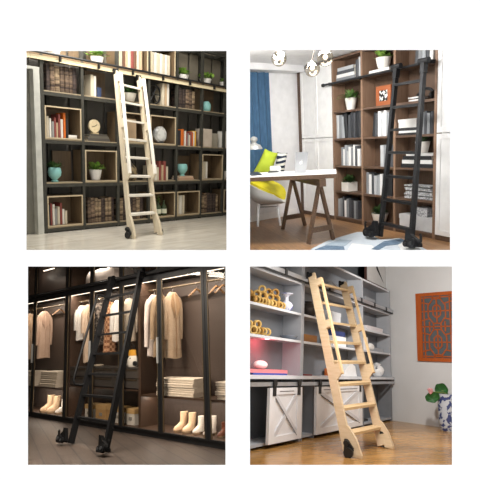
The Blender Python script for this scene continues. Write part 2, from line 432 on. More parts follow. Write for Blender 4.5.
    if style == 'steel' and hand:
        u = (TL - BL).normalized(); L = (TL - BL).length; s = -ac * .03 + nn * .16
        a, b = BL + u * L * .88, BL + u * L * .34
        MB().tube([a, a + s * .6 + u * .01, a + s, a + s - u * .1, b + s * 1.15 + u * .1, b + s * 1.15, b + s * .9 - u * .05, b + s * .4 - u * .04, b], .018, 10).done('handrail', black, t, smooth=True)
    return t

# ================================================================== LIBRARY (upper left)
CUR = R = LIB
w = .4707; N = 6; LZ = [-.02, .4655, .93, 1.425, 1.785]; DP = .26; ZT = 2.24
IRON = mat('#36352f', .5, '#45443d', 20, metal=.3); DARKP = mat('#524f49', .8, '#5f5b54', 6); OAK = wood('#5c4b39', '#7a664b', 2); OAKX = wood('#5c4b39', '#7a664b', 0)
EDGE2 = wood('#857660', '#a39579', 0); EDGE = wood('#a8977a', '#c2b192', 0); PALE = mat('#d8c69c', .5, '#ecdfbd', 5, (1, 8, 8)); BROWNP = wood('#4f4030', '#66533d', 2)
CREAM = mat('#bfb196', .45, '#cdc0a8', 10, (6, 6, 1)); CREAM2 = mat('#e2dccf', .4); BLACK = mat('#161616', .45)
XE = w * 6.5
fl = MB().box(-1.6, XE + .5, -4.2, .7, R.zf - .05, R.zf).done('floor_library', tiles('#d5cec0', '#cbc4b5', '#b9b1a2', 1.0, .6, .18, .0, .004, .5, (1.2, 5, 1), 2.5, .14)); struct(fl)
struct(MB().box(-1.6, XE + .5, DP + .06, DP + .12, R.zf, 3.4).done('wall_library_back', mat('#5b564d', .9)))
struct(MB().box(-1.6, XE + .5, -1.2, .7, 3.0, 3.1).done('ceiling_library', mat('#8d8a84', .9)))
# concrete portal left of the shelves
CONC = mat('#a3a39b', .85, '#bdbdb4', 9, bump=.1); CONC2 = mat('#6d6b60', .85, '#7d7b70', 9)
xj0 = R.X(34.5, .9); xj1 = -.035; zl = R.H(-.15, 0, 68.5)
pb = MB(); pb.box(xj0, xj1, -.02, DP, R.zf, 1.64); pb.box(-1.4, xj0, -.02, DP, zl, 1.64)
struct(pb.done('wall_left_pillar', CONC)); struct(MB().box(-1.4, xj0, .06, DP, R.zf, zl).done('trim_1', CONC2))
# the shelving
t = thing('bookcase', 'tall black steel bookcase with wooden shelves filling the library wall', 'bookcase', (0, 0, 0))
for i in range(N + 1):
    pw = .017
    MB().box(i * w - pw, i * w + pw, 0, .035, R.zf, ZT).done('post', IRON, t)
    MB().box(i * w + w * .44 - .02, i * w + w * .44 + .02, DP + .002, DP + .03, R.zf, ZT).done('back_post', IRON, t)
for i in range(-1, N + 1):
    a, b = (i * w + .017, (i + 1) * w - .017)
    if i == N: b = XE
    for k, z in enumerate(LZ):
        if i == -1 and k < 4: continue
        if k == 4:
            MB().box(a, b, 0, DP, z - .03, z - .0).done('shelf_board', OAKX, t)
            continue
        s = MB().box(a, b, .004, DP, z - .012, z).done('shelf_board', EDGE2, t)
        MB().box(a, b, .002, .03, z - .05, z - .014).done('shelf_beam', IRON, t)
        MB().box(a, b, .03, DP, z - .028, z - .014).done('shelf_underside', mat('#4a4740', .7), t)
    if i >= 0:
        MB().box(a, b, DP + .03, DP + .042, R.zf, LZ[4]).done('back_panel', DARKP, t)
    MB().box(a, b, DP + .03, DP + .042, LZ[4], ZT + .05).done('back_panel', OAK if i in (-1, 0, 1) else mat('#7a7263', .8, '#8b8373', 5), t)
    MB().box(a, b, 0, .035, ZT - .04, ZT).done('top_beam', IRON, t)
    MB().box(a, b, DP - .03, DP, ZT - .04, ZT).done('top_beam', IRON, t)
    MB().box(i * w + w - .017, i * w + w + .017, .035, DP - .03, ZT - .04, ZT).done('top_beam', IRON, t)
# pale fascia + ladder rail
t = thing('shelf_fascia', 'pale wooden edge board under the black ladder rail in the library', 'trim board', (0, 0, LZ[4] - .03))
for i in range(-2, N + 1):
    a = i * w + w * .4; MB().box(a + .008, min(a + w, XE) - .008, -.024, -.002, -.036, .004).done('edge_board', PALE, t)
t = thing('ladder_rail', 'black steel ladder rail running along the top of the library shelves', 'rail', (0, -.05, LZ[4]))
MB().cyl((-.75, 0, 0), (XE, 0, 0), .0125, n=10).done('rail_bar', BLACK, t)
for i in range(-2, N + 1):
    a = i * w + w * .4
    MB().box(a - .007, a + .007, -.008, .024, -.06, .004).done('rail_bracket', BLACK, t)
# wooden crates
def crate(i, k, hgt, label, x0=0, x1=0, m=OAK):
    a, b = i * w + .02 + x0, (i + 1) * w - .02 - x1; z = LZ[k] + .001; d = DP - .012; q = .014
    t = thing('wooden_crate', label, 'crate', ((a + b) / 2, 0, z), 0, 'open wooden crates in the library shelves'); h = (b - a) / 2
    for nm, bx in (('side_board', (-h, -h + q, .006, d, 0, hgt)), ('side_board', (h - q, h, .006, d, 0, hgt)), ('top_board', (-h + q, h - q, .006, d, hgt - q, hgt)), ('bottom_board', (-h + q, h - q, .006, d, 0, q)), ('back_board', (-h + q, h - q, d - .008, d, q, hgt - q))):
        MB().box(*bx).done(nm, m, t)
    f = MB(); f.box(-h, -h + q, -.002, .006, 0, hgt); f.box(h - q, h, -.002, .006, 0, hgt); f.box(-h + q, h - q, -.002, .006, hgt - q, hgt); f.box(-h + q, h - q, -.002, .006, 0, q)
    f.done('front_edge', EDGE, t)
crate(0, 0, .34, 'open wooden crate with books beside pillar, lowest on the left')
crate(0, 2, .34, 'open wooden crate of colourful books beside the pillar, mid height')
crate(1, 1, .36, 'open wooden crate holding a potted plant left of the ladder')
crate(3, 2, .36, 'open wooden crate holding the round silver ornament')
crate(3, 0, .33, 'open wooden crate with green bottles right of the ladder foot')
crate(4, 0, .33, 'open wooden crate with pale books second from right on bottom shelf')
crate(5, 1, .36, 'open wooden crate with white books at the right, under the box files')
crate(6, 0, .33, 'open wooden crate cut by right edge on library bottom shelf', 0, w * .49)
crate(2, 4, .40, 'open wooden crate of brown and cream books behind ladder top')
crate(3, 4, .36, 'open wooden crate of cream books above the ladder rail', .0, .02)
crate(2, 2, .36, 'open wooden crate behind the middle rungs of the library ladder')
# loose brown panels standing at the back of some bays
for (i, k, a, h, lab) in ((0, 1, .45, .34, 'brown board leaning at back behind teal vase by pillar'), (1, 3, .36, .3, 'brown board at back behind white books left of ladder'), (4, 1, .4, .33, 'brown board at back of the bay with teal vase on books'), (5, 3, .08, .31, 'brown board at back of bay with the small teal jar')):
    tag(MB().box(i * w + w * a, (i + 1) * w - .03, DP - .05, DP - .032, LZ[k] + .001, LZ[k] + h).done('wood_board', BROWNP), lab, 'board', 'brown boards at the back of library shelves')
ANT = [mat('#2c1e17', .6, '#6f5c49', 9, (.5, .5, 3), sharp=.08), mat('#33241b', .6, '#86705a', 12, (.5, .5, 2.0), sharp=.08), mat('#1e1716', .6, '#4d3e36', 10, (.5, .5, 3), sharp=.1), mat('#3c2a20', .6, '#9c876a', 8, (.5, .5, 2.6), sharp=.08)]
ANAME = ['dark brown antique', 'mottled brown antique', 'blackish antique', 'tan mottled antique']
def ant(i, k, f0, f1, n, h, row, group, y=.05):
    ms = [random.randrange(4) for _ in range(n)]
    book_row(i * w + w * f0, i * w + w * f1, y, LZ[k], .17, [h * random.uniform(.92, 1.04) for _ in range(n)], [ANT[q] for q in ms], [ANAME[q] for q in ms], row, group, 2)
ant(0, 3, .16, .93, 7, .285, 'the antique row beside pillar top', 'antique books on the upper shelf by the pillar')
ant(1, 0, .16, .94, 8, .29, 'the antique row left of ladder foot', 'antique books left of the ladder foot')
ant(2, 0, .1, .9, 7, .29, 'the antique row behind lowest rungs', 'antique books behind the lowest rungs')
ant(4, 3, .16, .8, 5, .25, 'the antique row under the right plants', 'antique books on the upper right shelf')
ant(5, 0, .16, .9, 6, .28, 'the antique row on bottom shelf far right', 'antique books on the bottom right shelf')
PC = {}
def pm(c, **k): return mat(c, .6, **k)
def cols(i, k, f0, f1, cs, hs, row, group, z=.0, y=.05, d=.15, leans=None, wts=None):
    book_row(i * w + w * f0, i * w + w * f1, y, LZ[k] + z, d, hs, [pm(c[1]) for c in cs], [c[0] for c in cs], row, group, leans=leans, wts=wts)
WHT = ('white', '#d6d1c5'); CRM = ('cream', '#c4b9a2'); RED = ('red', '#86443c'); ORG = ('orange', '#c8651e'); BLK = ('black', '#232326'); GRY = ('grey', '#8d8c88'); YEL = ('yellow', '#d8a83a'); BRN = ('brown', '#6a4a36'); TAN = ('tan', '#b59b7c'); BLU = ('dark blue', '#2b3a58')
cols(0, 2, .14, .68, [CRM, WHT, GRY, RED, TAN, RED, WHT, ORG, BLK], [.22, .2, .17, .21, .16, .25, .2, .27, .2], 'the colourful crate beside the pillar', 'colourful books in the crate by the pillar', .015)
book_stack(w * .68, w * .9, .05, LZ[2] + .015, .13, [.02, .018], [pm('#d8d2c4'), pm('#e8e4da')], ['cream', 'white'], 'in the colourful crate beside pillar', None)
cols(0, 0, .12, .6, [BLK, RED, WHT, GRY, CRM, RED, WHT, CRM], [.22, .24, .23, .18, .2, .24, .17, .15], 'lowest crate beside the pillar', 'books in the lowest crate by the pillar', .015)
cols(1, 3, .3, .46, [CRM, WHT], [.24, .23], 'the small pair left of ladder top', 'pair of pale books left of ladder top')
cols(1, 3, .48, .6, [BLU], [.11], 'the small shelf left of ladder top', None)
cols(2, 4, .14, .86, [CRM, BRN, TAN, CRM, RED, BRN, CRM, TAN], [.27, .25, .28, .24, .27, .26, .28, .24], 'the crate behind the ladder top', 'books in the crate behind ladder top', .015)
cols(3, 4, .14, .82, [CRM, WHT, CRM, WHT, CRM, WHT, CRM], [.26] * 7, 'cream crate above the ladder rail', 'cream books in the crate above the rail', .015)
cols(3, 3, .55, .8, [CRM, TAN, WHT], [.28, .28, .28], 'the pale group beside the black wheel', 'pale books beside the black wheel')
cols(4, 2, .12, .38, [BLK, ORG], [.2, .22], 'the thick orange pair at right', 'thick orange and black pair')
cols(4, 2, .4, .92, [WHT, RED, GRY, CRM, RED, ORG, WHT, YEL, BRN], [.2, .18, .17, .15, .2, .19, .2, .21, .2], 'the colourful row beside orange pair', 'colourful books on the right shelf')
cols(3, 1, .12, .78, [CRM, RED, WHT, CRM, RED, TAN, RED, CRM], [.19, .25, .2, .17, .25, .2, .25, .18], 'the red and white row beside ladder', 'red and white books right of the ladder')
cols(4, 0, .14, .44, [CRM, WHT, CRM], [.26, .26, .26], 'second crate from bottom right', 'pale books in the lower right crate', .015)
cols(5, 1, .14, .4, [WHT, CRM, WHT], [.24, .24, .24], 'the crate under the box files', 'white books in the right crate', .015)
# box files, drawers etc. on the right middle shelf
def boxfile(x0, x1, y, z, d, h, label, m):
    o = MB(); o.box(x0, x1, y, y + d, z, z + h); o.box(x0 + .01, x1 - .01, y - .004, y, z + h * .48, z + h * .52); ob = o.done('box_file', m, bevel=.003); ob.location.z += .0015; return tag(ob, label, 'box file')
BOXM = mat('#b6a898', .7, '#c9bcac', 10)
boxfile(5 * w + w * .12, 5 * w + w * .5, .03, LZ[2], .16, .25, 'pinkish beige box file on the right middle library shelf', BOXM)
boxfile(5 * w + w * .62, 5 * w + w * .92, .1, LZ[2], .12, .2, 'lower grey beige box file set back at library right', mat('#a39c8c', .7))
boxfile(6 * w + .03, 6 * w + w * .3, .03, LZ[2], .14, .24, 'white box file cut off by the library right edge', mat('#ddd9cf', .7))
boxfile(2 * w + w * .16, 2 * w + w * .62, .03, LZ[2] + .016, .16, .27, 'large kraft box in crate behind the middle rungs', mat('#9c8467', .7, '#ac9577', 8))
# ornaments
t = thing('table_clock', 'round pale wooden disc clock on a small foot, left of the ladder', 'clock', (w + w * .46, .1, LZ[2] + .082))
MB().lathe((0, .012, .09), [(.072, -.015), (.075, -.01), (.075, .01), (.072, .015)], 32, (0, 1, 0)).done('dial', mat('#c8b48c', .6, '#dbcba8', 30), t)
MB().box(-.04, .04, -.02, .04, 0, .016).done('foot', mat('#b8a580', .6), t)
hb = MB(); hb.beam((0, -.006, .09), (.03, -.006, .11), .004, .006, (0, 1, 0)); hb.beam((0, -.006, .09), (-.04, -.006, .08), .004, .006, (0, 1, 0)); hb.done('hand', BLACK, t)
book_stack(w + w * .22, w + w * .86, .07, LZ[2], .15, [.032, .028, .022], [pm('#4a4640'), pm('#5d584f'), pm('#49443c')], ['charcoal', 'grey', 'dark'], 'under the round clock', None, .12)
t = thing('wheel_ornament', 'black spoked wheel ornament on shelf right of the ladder top', 'ornament', (3 * w + w * .31, .1, LZ[3]))
o = MB(); R0 = .12; o.tube([(R0 * math.cos(a * .2618), 0, R0 + .012 + R0 * math.sin(a * .2618)) for a in range(24)], .012, 8, True); o.done('rim', BLACK, t)
o = MB()
for a in range(6): o.cyl((0, 0, R0 + .012), (R0 * math.cos(a * 1.047), 0, R0 + .012 + R0 * math.sin(a * 1.047)), .007, n=6)
o.ball((0, 0, R0 + .012), .026, 10); o.done('spokes', BLACK, t)
t = thing('ball_ornament', 'round silver and white disc ornament standing in an open crate', 'ornament', (3 * w + w * .5, .07, LZ[2] + .016))
MB().lathe((0, 0, .11), [(.02, -.045), (.08, -.04), (.105, -.015), (.105, .015), (.08, .04), (.02, .045)], 28, (0, 1, 0)).done('disc', mat('#c9c9c4', .3, '#8f8f8c', 9, sharp=.1), t, smooth=True)
MB().lathe((0, 0, 0), [(.06, 0), (.05, .012), (.02, .02)], 18).done('foot', BLACK, t)
TEAL = mat('#7fb9b4', .35, '#95c8c2', 6); WPOT = mat('#e6e2da', .4)
pv = [(.035, 0), (.05, .004), (.078, .05), (.085, .1), (.075, .15), (.07, .165), (.06, .165)]
t = thing('potted_plant', 'teal goblet vase with dark spiky plant beside the pillar', 'potted plant', (w * .36, .1, LZ[1]))
MB().lathe((0, 0, 0), [(.036, 0), (.04, .01), (.026, .024), (.04, .04), (.066, .07), (.072, .11), (.062, .155), (.056, .16), (.05, .15)], 24).done('pot', TEAL, t, smooth=True)
b = MB()
for k in range(46):
    a = k * 2.4; e = .5 + (k % 7) * .13
    b.leaf((.025 * math.cos(a), .025 * math.sin(a), .148), (math.cos(a) * math.cos(e), math.sin(a) * math.cos(e) * .8, math.sin(e)), .11, .02, .2)
b.done('foliage', LEAF2, t)
plant('white pot with bright green plant inside wooden crate left of ladder', (w + w * .46, .1, LZ[1] + .016), .075, .12, .15, .11, WPOT, LEAF1, 70, seed=4)
plant('white pot with lime green plant on shelf top at far left', (w * .42, .1, LZ[4]), .075, .09, .15, .1, WPOT, LEAF1, 80, seed=5)
plant('white pot with green plant on shelf top left of ladder', (w * 1.55, .1, LZ[4]), .075, .09, .16, .11, WPOT, LEAF1, 70, seed=6)
plant('white pot with trailing plant on shelf top, right of cream crate', (w * 4.4, .1, LZ[4]), .08, .08, .16, .1, WPOT, LEAF1, 70, seed=7)
plant('white pot with green plant on shelf top, second from right edge', (w * 5.32, .1, LZ[4]), .085, .085, .17, .1, WPOT, LEAF1, 70, seed=8)
plant('white pot with plant on shelf top at right edge', (w * 6.18, .1, LZ[4]), .08, .09, .14, .1, WPOT, LEAF1, 60, seed=9)
plant('pale pot with leafy plant seen through upper ladder rungs', (w * 2.5, .1, LZ[3]), .09, .1, .15, .14, mat('#c8c2b4', .5), LEAF2, 80, seed=10)
plant('white pot with plant at right edge beside lower crates', (w * 6.18, .1, LZ[1]), .08, .12, .12, .12, WPOT, LEAF2, 60, seed=11)
vase('teal round goblet vase standing on two books at the right', (4 * w + w * .4, .09, LZ[1] + .052), [(.036, 0), (.04, .008), (.024, .026), (.045, .045), (.07, .085), (.074, .12), (.064, .16), (.056, .165), (.05, .155)], TEAL)
vase('small teal jar on upper right library shelf', (5 * w + w * .38, .1, LZ[3] + .001), [(.04, 0), (.058, .02), (.064, .07), (.058, .11), (.04, .13), (.036, .14)], TEAL, 'jar', 'jar')
book_stack(4 * w + w * .2, 4 * w + w * .82, .06, LZ[1], .15, [.028, .024], [pm('#b8967c'), pm('#c8ab90')], ['rosy', 'tan'], 'under the teal goblet vase', None, .1)
t = thing('lantern', 'dark round iron lantern behind the middle rungs of the ladder', 'lantern', (2 * w + w * .5, .1, LZ[1] + .0015))
MB().lathe((0, 0, 0), [(.07, 0), (.1, .03), (.11, .1), (.09, .16), (.05, .2), (.03, .22)], 14).done('body', mat('#2f2820', .5, '#7a6a4c', 14, sharp=.1), t, smooth=True)
MB().tube([(.05 * math.cos(a * .35), 0, .22 + .05 * math.sin(a * .35)) for a in range(10)], .006, 6).done('handle', BLACK, t)
for q, (f, lab) in enumerate(((.45, 'green glass bottle with leafy sprig in the crate by ladder foot'), (.66, 'dark green bottle with pale label right of the leafy bottle'))):
    t = thing('bottle', lab, 'bottle', (3 * w + w * f, .07, LZ[0] + .016), 0, 'green bottles in the crate')
    MB().lathe((0, 0, 0), [(.036, 0), (.04, .01), (.04, .12), (.016, .15), (.014, .2), (.017, .205)], 16).done('body', mat('#39452c', .2), t, smooth=True)
    MB().lathe((0, 0, .03), [(.041, 0), (.041, .06)], 16).done('label', mat('#cfd0b8', .7), t)
    if q == 0:
        b = MB()
        for k in range(16): b.leaf((0, 0, .17 + .006 * k), (math.cos(k * 2.4), math.sin(k * 2.4), .5), .07, .03)
        b.done('sprig', LEAF1, t)
yb = -.07
BL, BR, TL, TR = R.Z(130.5, 238), R.Z(157, 234.5), R.Y(116, 74, yb), R.Y(139, 80, yb)
ladder('cream painted wooden rolling ladder leaning on the library shelves', R, BL, BR, TL, TR, CREAM, CREAM2, BLACK, [214.5, 195.5, 176, 157, 138.5, 119.5, 101, 83.5], .028, .055, .06, .022, 'rung', .03, .62)

# ================================================================== OFFICE (upper right)
CUR = R = OFF
WAL = wood('#4f3d31', '#665040', 2, .45); WALX = wood('#534035', '#6e5747', 0, .45); WALE = wood('#7d6350', '#937762', 2, .45)
WHITE = mat('#f1f1f0', .45); WPAINT = mat('#e9e9ea', .8); STEEL = mat('#2b2c2e', .4, metal=.4)
XB = [0, .65, 1.272, 1.919]; OZ = [0, .374, .741, 1.123, 1.5, 1.905]; OD = .2; ZC = OFF.H(.0, 0, 58.5); XL0 = -.96
struct(MB().box(-1.6, 2.8, -4.2, .5, R.zf - .05, R.zf).done('floor_office', tiles('#a87f58', '#96704c', '#6d4f35', 1.2, .16, .35, .2, .002, .37, (2, 26, 1), 2.5, .3)))
struct(MB().box(-1.6, 2.8, -4.2, .5, ZC + .012, ZC + .1).done('ceiling_office', mat('#efeff0', .9)))
struct(MB().box(-1.6, 2.8, OD + .1, OD + .2, R.zf, ZC + .1).done('wall_office_back', WPAINT))
p0 = Vector((-.733, -1.054, 0)); dv = Vector((-.185, .947, 0)).normalized(); nv = Vector((dv.y, -dv.x, 0))   # the window wall; nv points into the room
def wl(s, off, z): q = p0 + dv * s + nv * off; return (q.x, q.y, z)
def wbox(b, s0, s1, o0, o1, z0, z1): return b.hexa([wl(s0, o0, z0), wl(s1, o0, z0), wl(s1, o1, z0), wl(s0, o1, z0), wl(s0, o0, z1), wl(s1, o0, z1), wl(s1, o1, z1), wl(s0, o1, z1)])
struct(wbox(MB(), -3.0, 1.12, -.1, 0, R.zf, ZC + .1).done('wall_left_office', WPAINT))
struct(wbox(MB(), -3.0, .95, .002, .014, R.zf, R.zf + .1).done('baseboard_left', WHITE))
cz = R.plane(262, 74, p0, nv).z
struct(wbox(MB(), -3.0, .98, .002, .26, cz + .02, ZC + .012).done('trim_2', WPAINT))
# curtain
def wall_s(px, py, off=0): q = R.plane(px, py, p0 + nv * off, nv); return (q - p0).dot(dv), q.z
s1, _ = wall_s(269.5, 110, .08)
cb = MB(); top, bot = cz + .01, .52; prev = None; M_ = 90; ring = []
for side in (0, 1):
    for i in (range(M_ + 1) if side == 0 else range(M_, -1, -1)):
        s = s1 - 1.9 * (1 - i / M_); o = .08 + .028 * math.sin(i * 1.05) + .01 * math.sin(i * .37) + (.006 if side else 0); ring.append((s, o))
cb.rings([[wl(s, o, z) for s, o in ring] for z in (bot, (bot + top) / 2, top)])
tag(cb.done('curtain', mat('#33536f', .8, '#46698a', 12, (3, 3, .6)), smooth=True), 'long blue curtain hanging at the office window', 'curtain')
# wardrobes
def wardrobe(label, x0, x1, splits, fr_left, groove, fr_w=.1):
    t = thing('wardrobe', label, 'wardrobe', ((x0 + x1) / 2, 0, R.zf)); ox = (x0 + x1) / 2; oz = R.zf
    def B(nm, m, a, b, c, d, e, f, par=None, bev=0): return MB().box(a - ox, b - ox, c, d, e - oz, f - oz).done(nm, m, par or t, bevel=bev)
    if fr_left: B('frame', WAL, x0, x0 + fr_w, -.01, OD, R.zf, ZC)
    B('plinth', WAL, x0, x1, .004, OD, R.zf, -.005); B('top_frame', WAL, x0 + (fr_w if fr_left else 0), x1, -.005, OD, ZC - .035, ZC)
    B('carcass', WHITE, x0 + .04, x1 - .005, .03, OD, 0, ZC - .036)
    xs = [x0 + (fr_w if fr_left else 0)] + splits + [x1]
    for a, b in zip(xs, xs[1:]):
        a += .004; b -= .004
        for z0, z1 in ((.0, groove - .006), (groove + .006, ZC - .04)):
            d = B('door', WHITE, a, b, .004, .028, z0, z1)
            f = MB(); q = .055
            f.box(a - ox, a + q - ox, -.006, .004, z0 - oz, z1 - oz); f.box(b - q - ox, b - ox, -.006, .004, z0 - oz, z1 - oz); f.box(a + q - ox, b - q - ox, -.006, .004, z0 - oz, z0 + q - oz); f.box(a + q - ox, b - q - ox, -.006, .004, z1 - q - oz, z1 - oz)
            o = f.done('door_frame', WHITE, d)
    return t
wardrobe('white panelled wardrobe with brown frame left of the office bookcase', XL0, -.022, [R.X(316, 1.1)], True, R.H(-.4, 0, 138))
wardrobe('white panelled wardrobe cut off right of the office bookcase', 1.945, 2.6, [], False, R.H(2.02, 0, 133))
# bookcase
t = thing('bookcase', 'walnut bookcase of square bays with a black ladder before it', 'bookcase', (0, 0, 0))
for x in XB: MB().box(x - .018, x + .018, 0, OD, R.zf, ZC).done('upright', WALE, t)
for a, b in zip(XB, XB[1:]):
    for z in OZ: MB().box(a + .018, b - .018, .002, OD, z - .026, z).done('shelf_board', WALX, t)
    MB().box(a + .018, b - .018, .002, OD, ZC - .03, ZC).done('top_board', WALX, t)
    MB().box(a + .018, b - .018, OD, OD + .012, R.zf, ZC).done('back_panel', WAL, t)
    MB().box(a + .018, b - .018, .012, .03, R.zf, -.026).done('plinth', WAL, t)
zr = R.H(R.X(388, 1.85, -.06), -.06, 71)
t = thing('ladder_rail', 'black steel ladder rail across the front of the office bookcase', 'rail', (0, -.06, zr))
MB().cyl((-.13, 0, 0), (1.9, 0, 0), .015, n=12).done('rail_bar', STEEL, t)
for x in (0, .65, 1.272, 1.9): MB().box(x - .012, x + .012, 0, .058, -.02, .02).done('rail_bracket', STEEL, t)
MB().cyl((-.16, 0, 0), (-.13, 0, 0), .024, n=12).done('end_stop', STEEL, t)
# contents
def XO(px, z, y=.05): return R.X(px, z, y)
G = {'grey': '#85888b', 'pale grey': '#b9bcbe', 'white': '#e4e4e2', 'dark grey': '#4a4c50', 'black': '#26272a', 'charcoal': '#36383c', 'silver': '#a2a6aa'}
def orow(bay, k, p0_, p1_, names, pys, row, group, leans=None, wts=None, y=.04):
    z = OZ[k] + .001; x0 = max(XB[bay] + .022, XO(p0_, z, y)); x1 = min(XB[bay + 1] - .022, XO(p1_, z, y)); xm = (x0 + x1) / 2
    hs = [R.H(xm, y, q) - z for q in pys]
    book_row(x0, x1, y, z, .135, hs, [mat(G[n], .5) for n in names], names, row, group, leans=leans, wts=wts)
def ostack(bay, k, p0_, p1_, py_top, names, place, group, y=.04, z=None, d=.14):
    z = (OZ[k] if z is None else z) + .001; x0 = max(XB[bay] + .022, XO(p0_, z, y)); x1 = min(XB[bay + 1] - .022, XO(p1_, z, y)); H = R.H((x0 + x1) / 2, y, py_top) - z; n = len(names)
    book_stack(x0, x1, y, z, d, [H / n] * n, [mat(G[q], .5) for q in names], names, place, group, .06); return z + H
ostack(0, 5, 336, 355, 66.5, ['grey', 'white', 'dark grey', 'pale grey'], 'on top left office shelf', None)
orow(0, 5, 355.5, 362, ['dark grey', 'pale grey'], [59, 57], 'the upright pair beside top left stack', None)
orow(0, 3, 335.5, 361.5, ['pale grey', 'grey', 'silver', 'black', 'dark grey', 'charcoal', 'black'], [114, 114, 116, 113, 115, 113, 112], 'the dark row below the spiky plant', 'dark books below the spiky plant', [0, 0, 0, -.1, 0, 0, 0], [.7, .8, .7, .9, .6, 1.3, 1.5])
orow(0, 2, 341, 360, ['grey', 'white', 'silver', 'pale grey', 'white', 'grey', 'white', 'dark grey', 'white'], [147, 149, 145, 151, 147, 148, 145, 146, 149], 'the pale row above square white pot', 'pale books above the square pot')
orow(0, 0, 335, 358, ['silver', 'grey', 'dark grey', 'white', 'grey', 'dark grey', 'charcoal', 'grey', 'dark grey'], [200, 199, 197, 201, 199, 198, 200, 200, 201], 'bottom row beside white wardrobe', 'grey books on the bottom shelf by the wardrobe')
orow(1, 3, 372, 389, ['black', 'dark grey', 'white', 'pale grey', 'white', 'grey'], [112, 113, 111, 113, 111, 113], 'row below the photo frame', 'books below the photo frame', [.12, .06, 0, 0, 0, 0])
orow(1, 2, 380, 393, ['pale grey', 'grey', 'white', 'dark grey'], [145, 145, 147, 145], 'row half behind left ladder rail', 'books half behind the ladder')
orow(1, 1, 365, 392, ['grey', 'white', 'dark grey', 'pale grey', 'silver', 'white', 'grey', 'charcoal', 'black', 'black'], [173, 175, 174, 176, 175, 174, 174, 175, 177, 176], 'middle bay row above round white pot', 'books above the round white pot')
orow(2, 5, 414, 433, ['dark grey', 'grey', 'silver', 'dark grey', 'white'], [47] * 5, 'tall row at the top right', 'tall books on the top right shelf', [.12, 0, 0, 0, 0])
orow(2, 3, 419, 433, ['pale grey', 'grey', 'dark grey', 'grey', 'charcoal'], [112, 113, 111, 113, 112], 'row right of the white box', 'grey books right of the white box')
zt = ostack(2, 3, 398, 417, 128.5, ['black', 'white', 'dark grey'], 'under the white box', None)
def obox(label, bay, p0_, p1_, z, py_top, m, y=.03, d=.15, name='storage_box', lid=True, h=None):
    x0 = max(XB[bay] + .024, XO(p0_, z, y)); x1 = min(XB[bay + 1] - .024, XO(p1_, z, y)); H = h or R.H((x0 + x1) / 2, y, py_top) - z; xm = (x0 + x1) / 2; a = (x1 - x0) / 2
    t = thing(name, label, 'box', (xm, y, z)); MB().box(-a + .006, a - .006, .004, d - .004, 0, H - (.03 if lid else 0)).done('body', m, t, bevel=.003)
    if lid: MB().box(-a, a, 0, d, H * .68, H).done('lid', m, t, bevel=.003)
    return z + H
WBOX = mat('#dcdbd8', .5); GBOX = mat('#8e9092', .6, '#c9cacc', 45, sharp=.04); LBOX = mat('#c2c4c6', .5, '#d4d5d6', 10)
obox('white box lying on dark books behind the ladder', 2, 398, 416, zt + .001, 119, WBOX)
obox('small white box beside a black round object on upper right shelf', 2, 408, 418, OZ[4] + .001, 97, WBOX)
t = thing('headphones', 'black rounded headphones lying right of the small white box', 'headphones', (XO(424, OZ[4]), .08, OZ[4] + .001))
MB().tube([(.11 * math.cos(a * .2618), .0, .05 + .075 * math.sin(a * .2618)) for a in range(13)], .018, 8).done('headband', BLACK, t, smooth=True)
for s in (-1, 1): MB().lathe((s * .1, 0, .045), [(.03, -.02), (.044, -.012), (.044, .012), (.03, .02)], 14, (1, 0, 0)).done('ear_cup', BLACK, t)
z2 = ostack(2, 2, 401, 433, 156, ['black', 'white', 'black'], 'under the right shelf plant', None)
z2 = ostack(2, 2, 406, 433, 153.3, ['white'], 'on top of black books under plant', None, z=z2)
plant('white pot with bushy plant on stacked books right of the ladder', (XO(422.5, z2, .1), .1, z2 + .001), .085, .13, .13, .09, WPOT, LEAF2, 80, seed=21, ym=.085)
z3 = OZ[1] + .001
for q, (a, b, py, lab) in enumerate(((404, 433, 194, 'lowest of three patterned grey boxes right of the ladder'), (405, 432, 189.5, 'middle of three patterned grey boxes right of the ladder'), (404, 430, 185.5, 'topmost of three patterned grey boxes right of the ladder'))):
    z3 = obox(lab, 2, a, b, z3, py, GBOX) + .001
z4 = obox('large pale grey lidded box on the bottom right shelf', 2, 399, 433, OZ[0] + .001, 216, LBOX) + .001
obox('small patterned grey box standing on the large pale box', 2, 413, 427, z4, 208, GBOX, lid=False)
plant('white pot with long spiky plant on upper left office shelf', (XO(351, OZ[4], .1), .1, OZ[4] + .001), .08, .16, .3, .26, WPOT, mat('#3f6b34', .5, '#7fa05a', 20), 60, 'spike', seed=22, ym=.085)
plant('square white pot with dense green plant, lower left office shelf', (XO(349.5, OZ[1], .1), .1, OZ[1] + .001), .08, .13, .13, .13, WPOT, LEAF2, 120, 'bush', square=True, seed=23, ym=.085)
z5 = ostack(1, 5, 369, 389, 69, ['white'], 'under the small succulent', None)
plant('small ribbed white pot with succulent on a white book, top shelf', (XO(383.5, z5, .09), .09, z5 + .001), .095, .13, .13, .09, WPOT, LEAF1, 50, 'succ', seed=24, ym=.085)
t = plant('round white bowl planter low behind the left ladder rail', (XO(380, OZ[0], .1), .1, OZ[0] + .001), .11, .12, .12, .1, WPOT, LEAF2, 50, 'succ', seed=25, ym=.085)
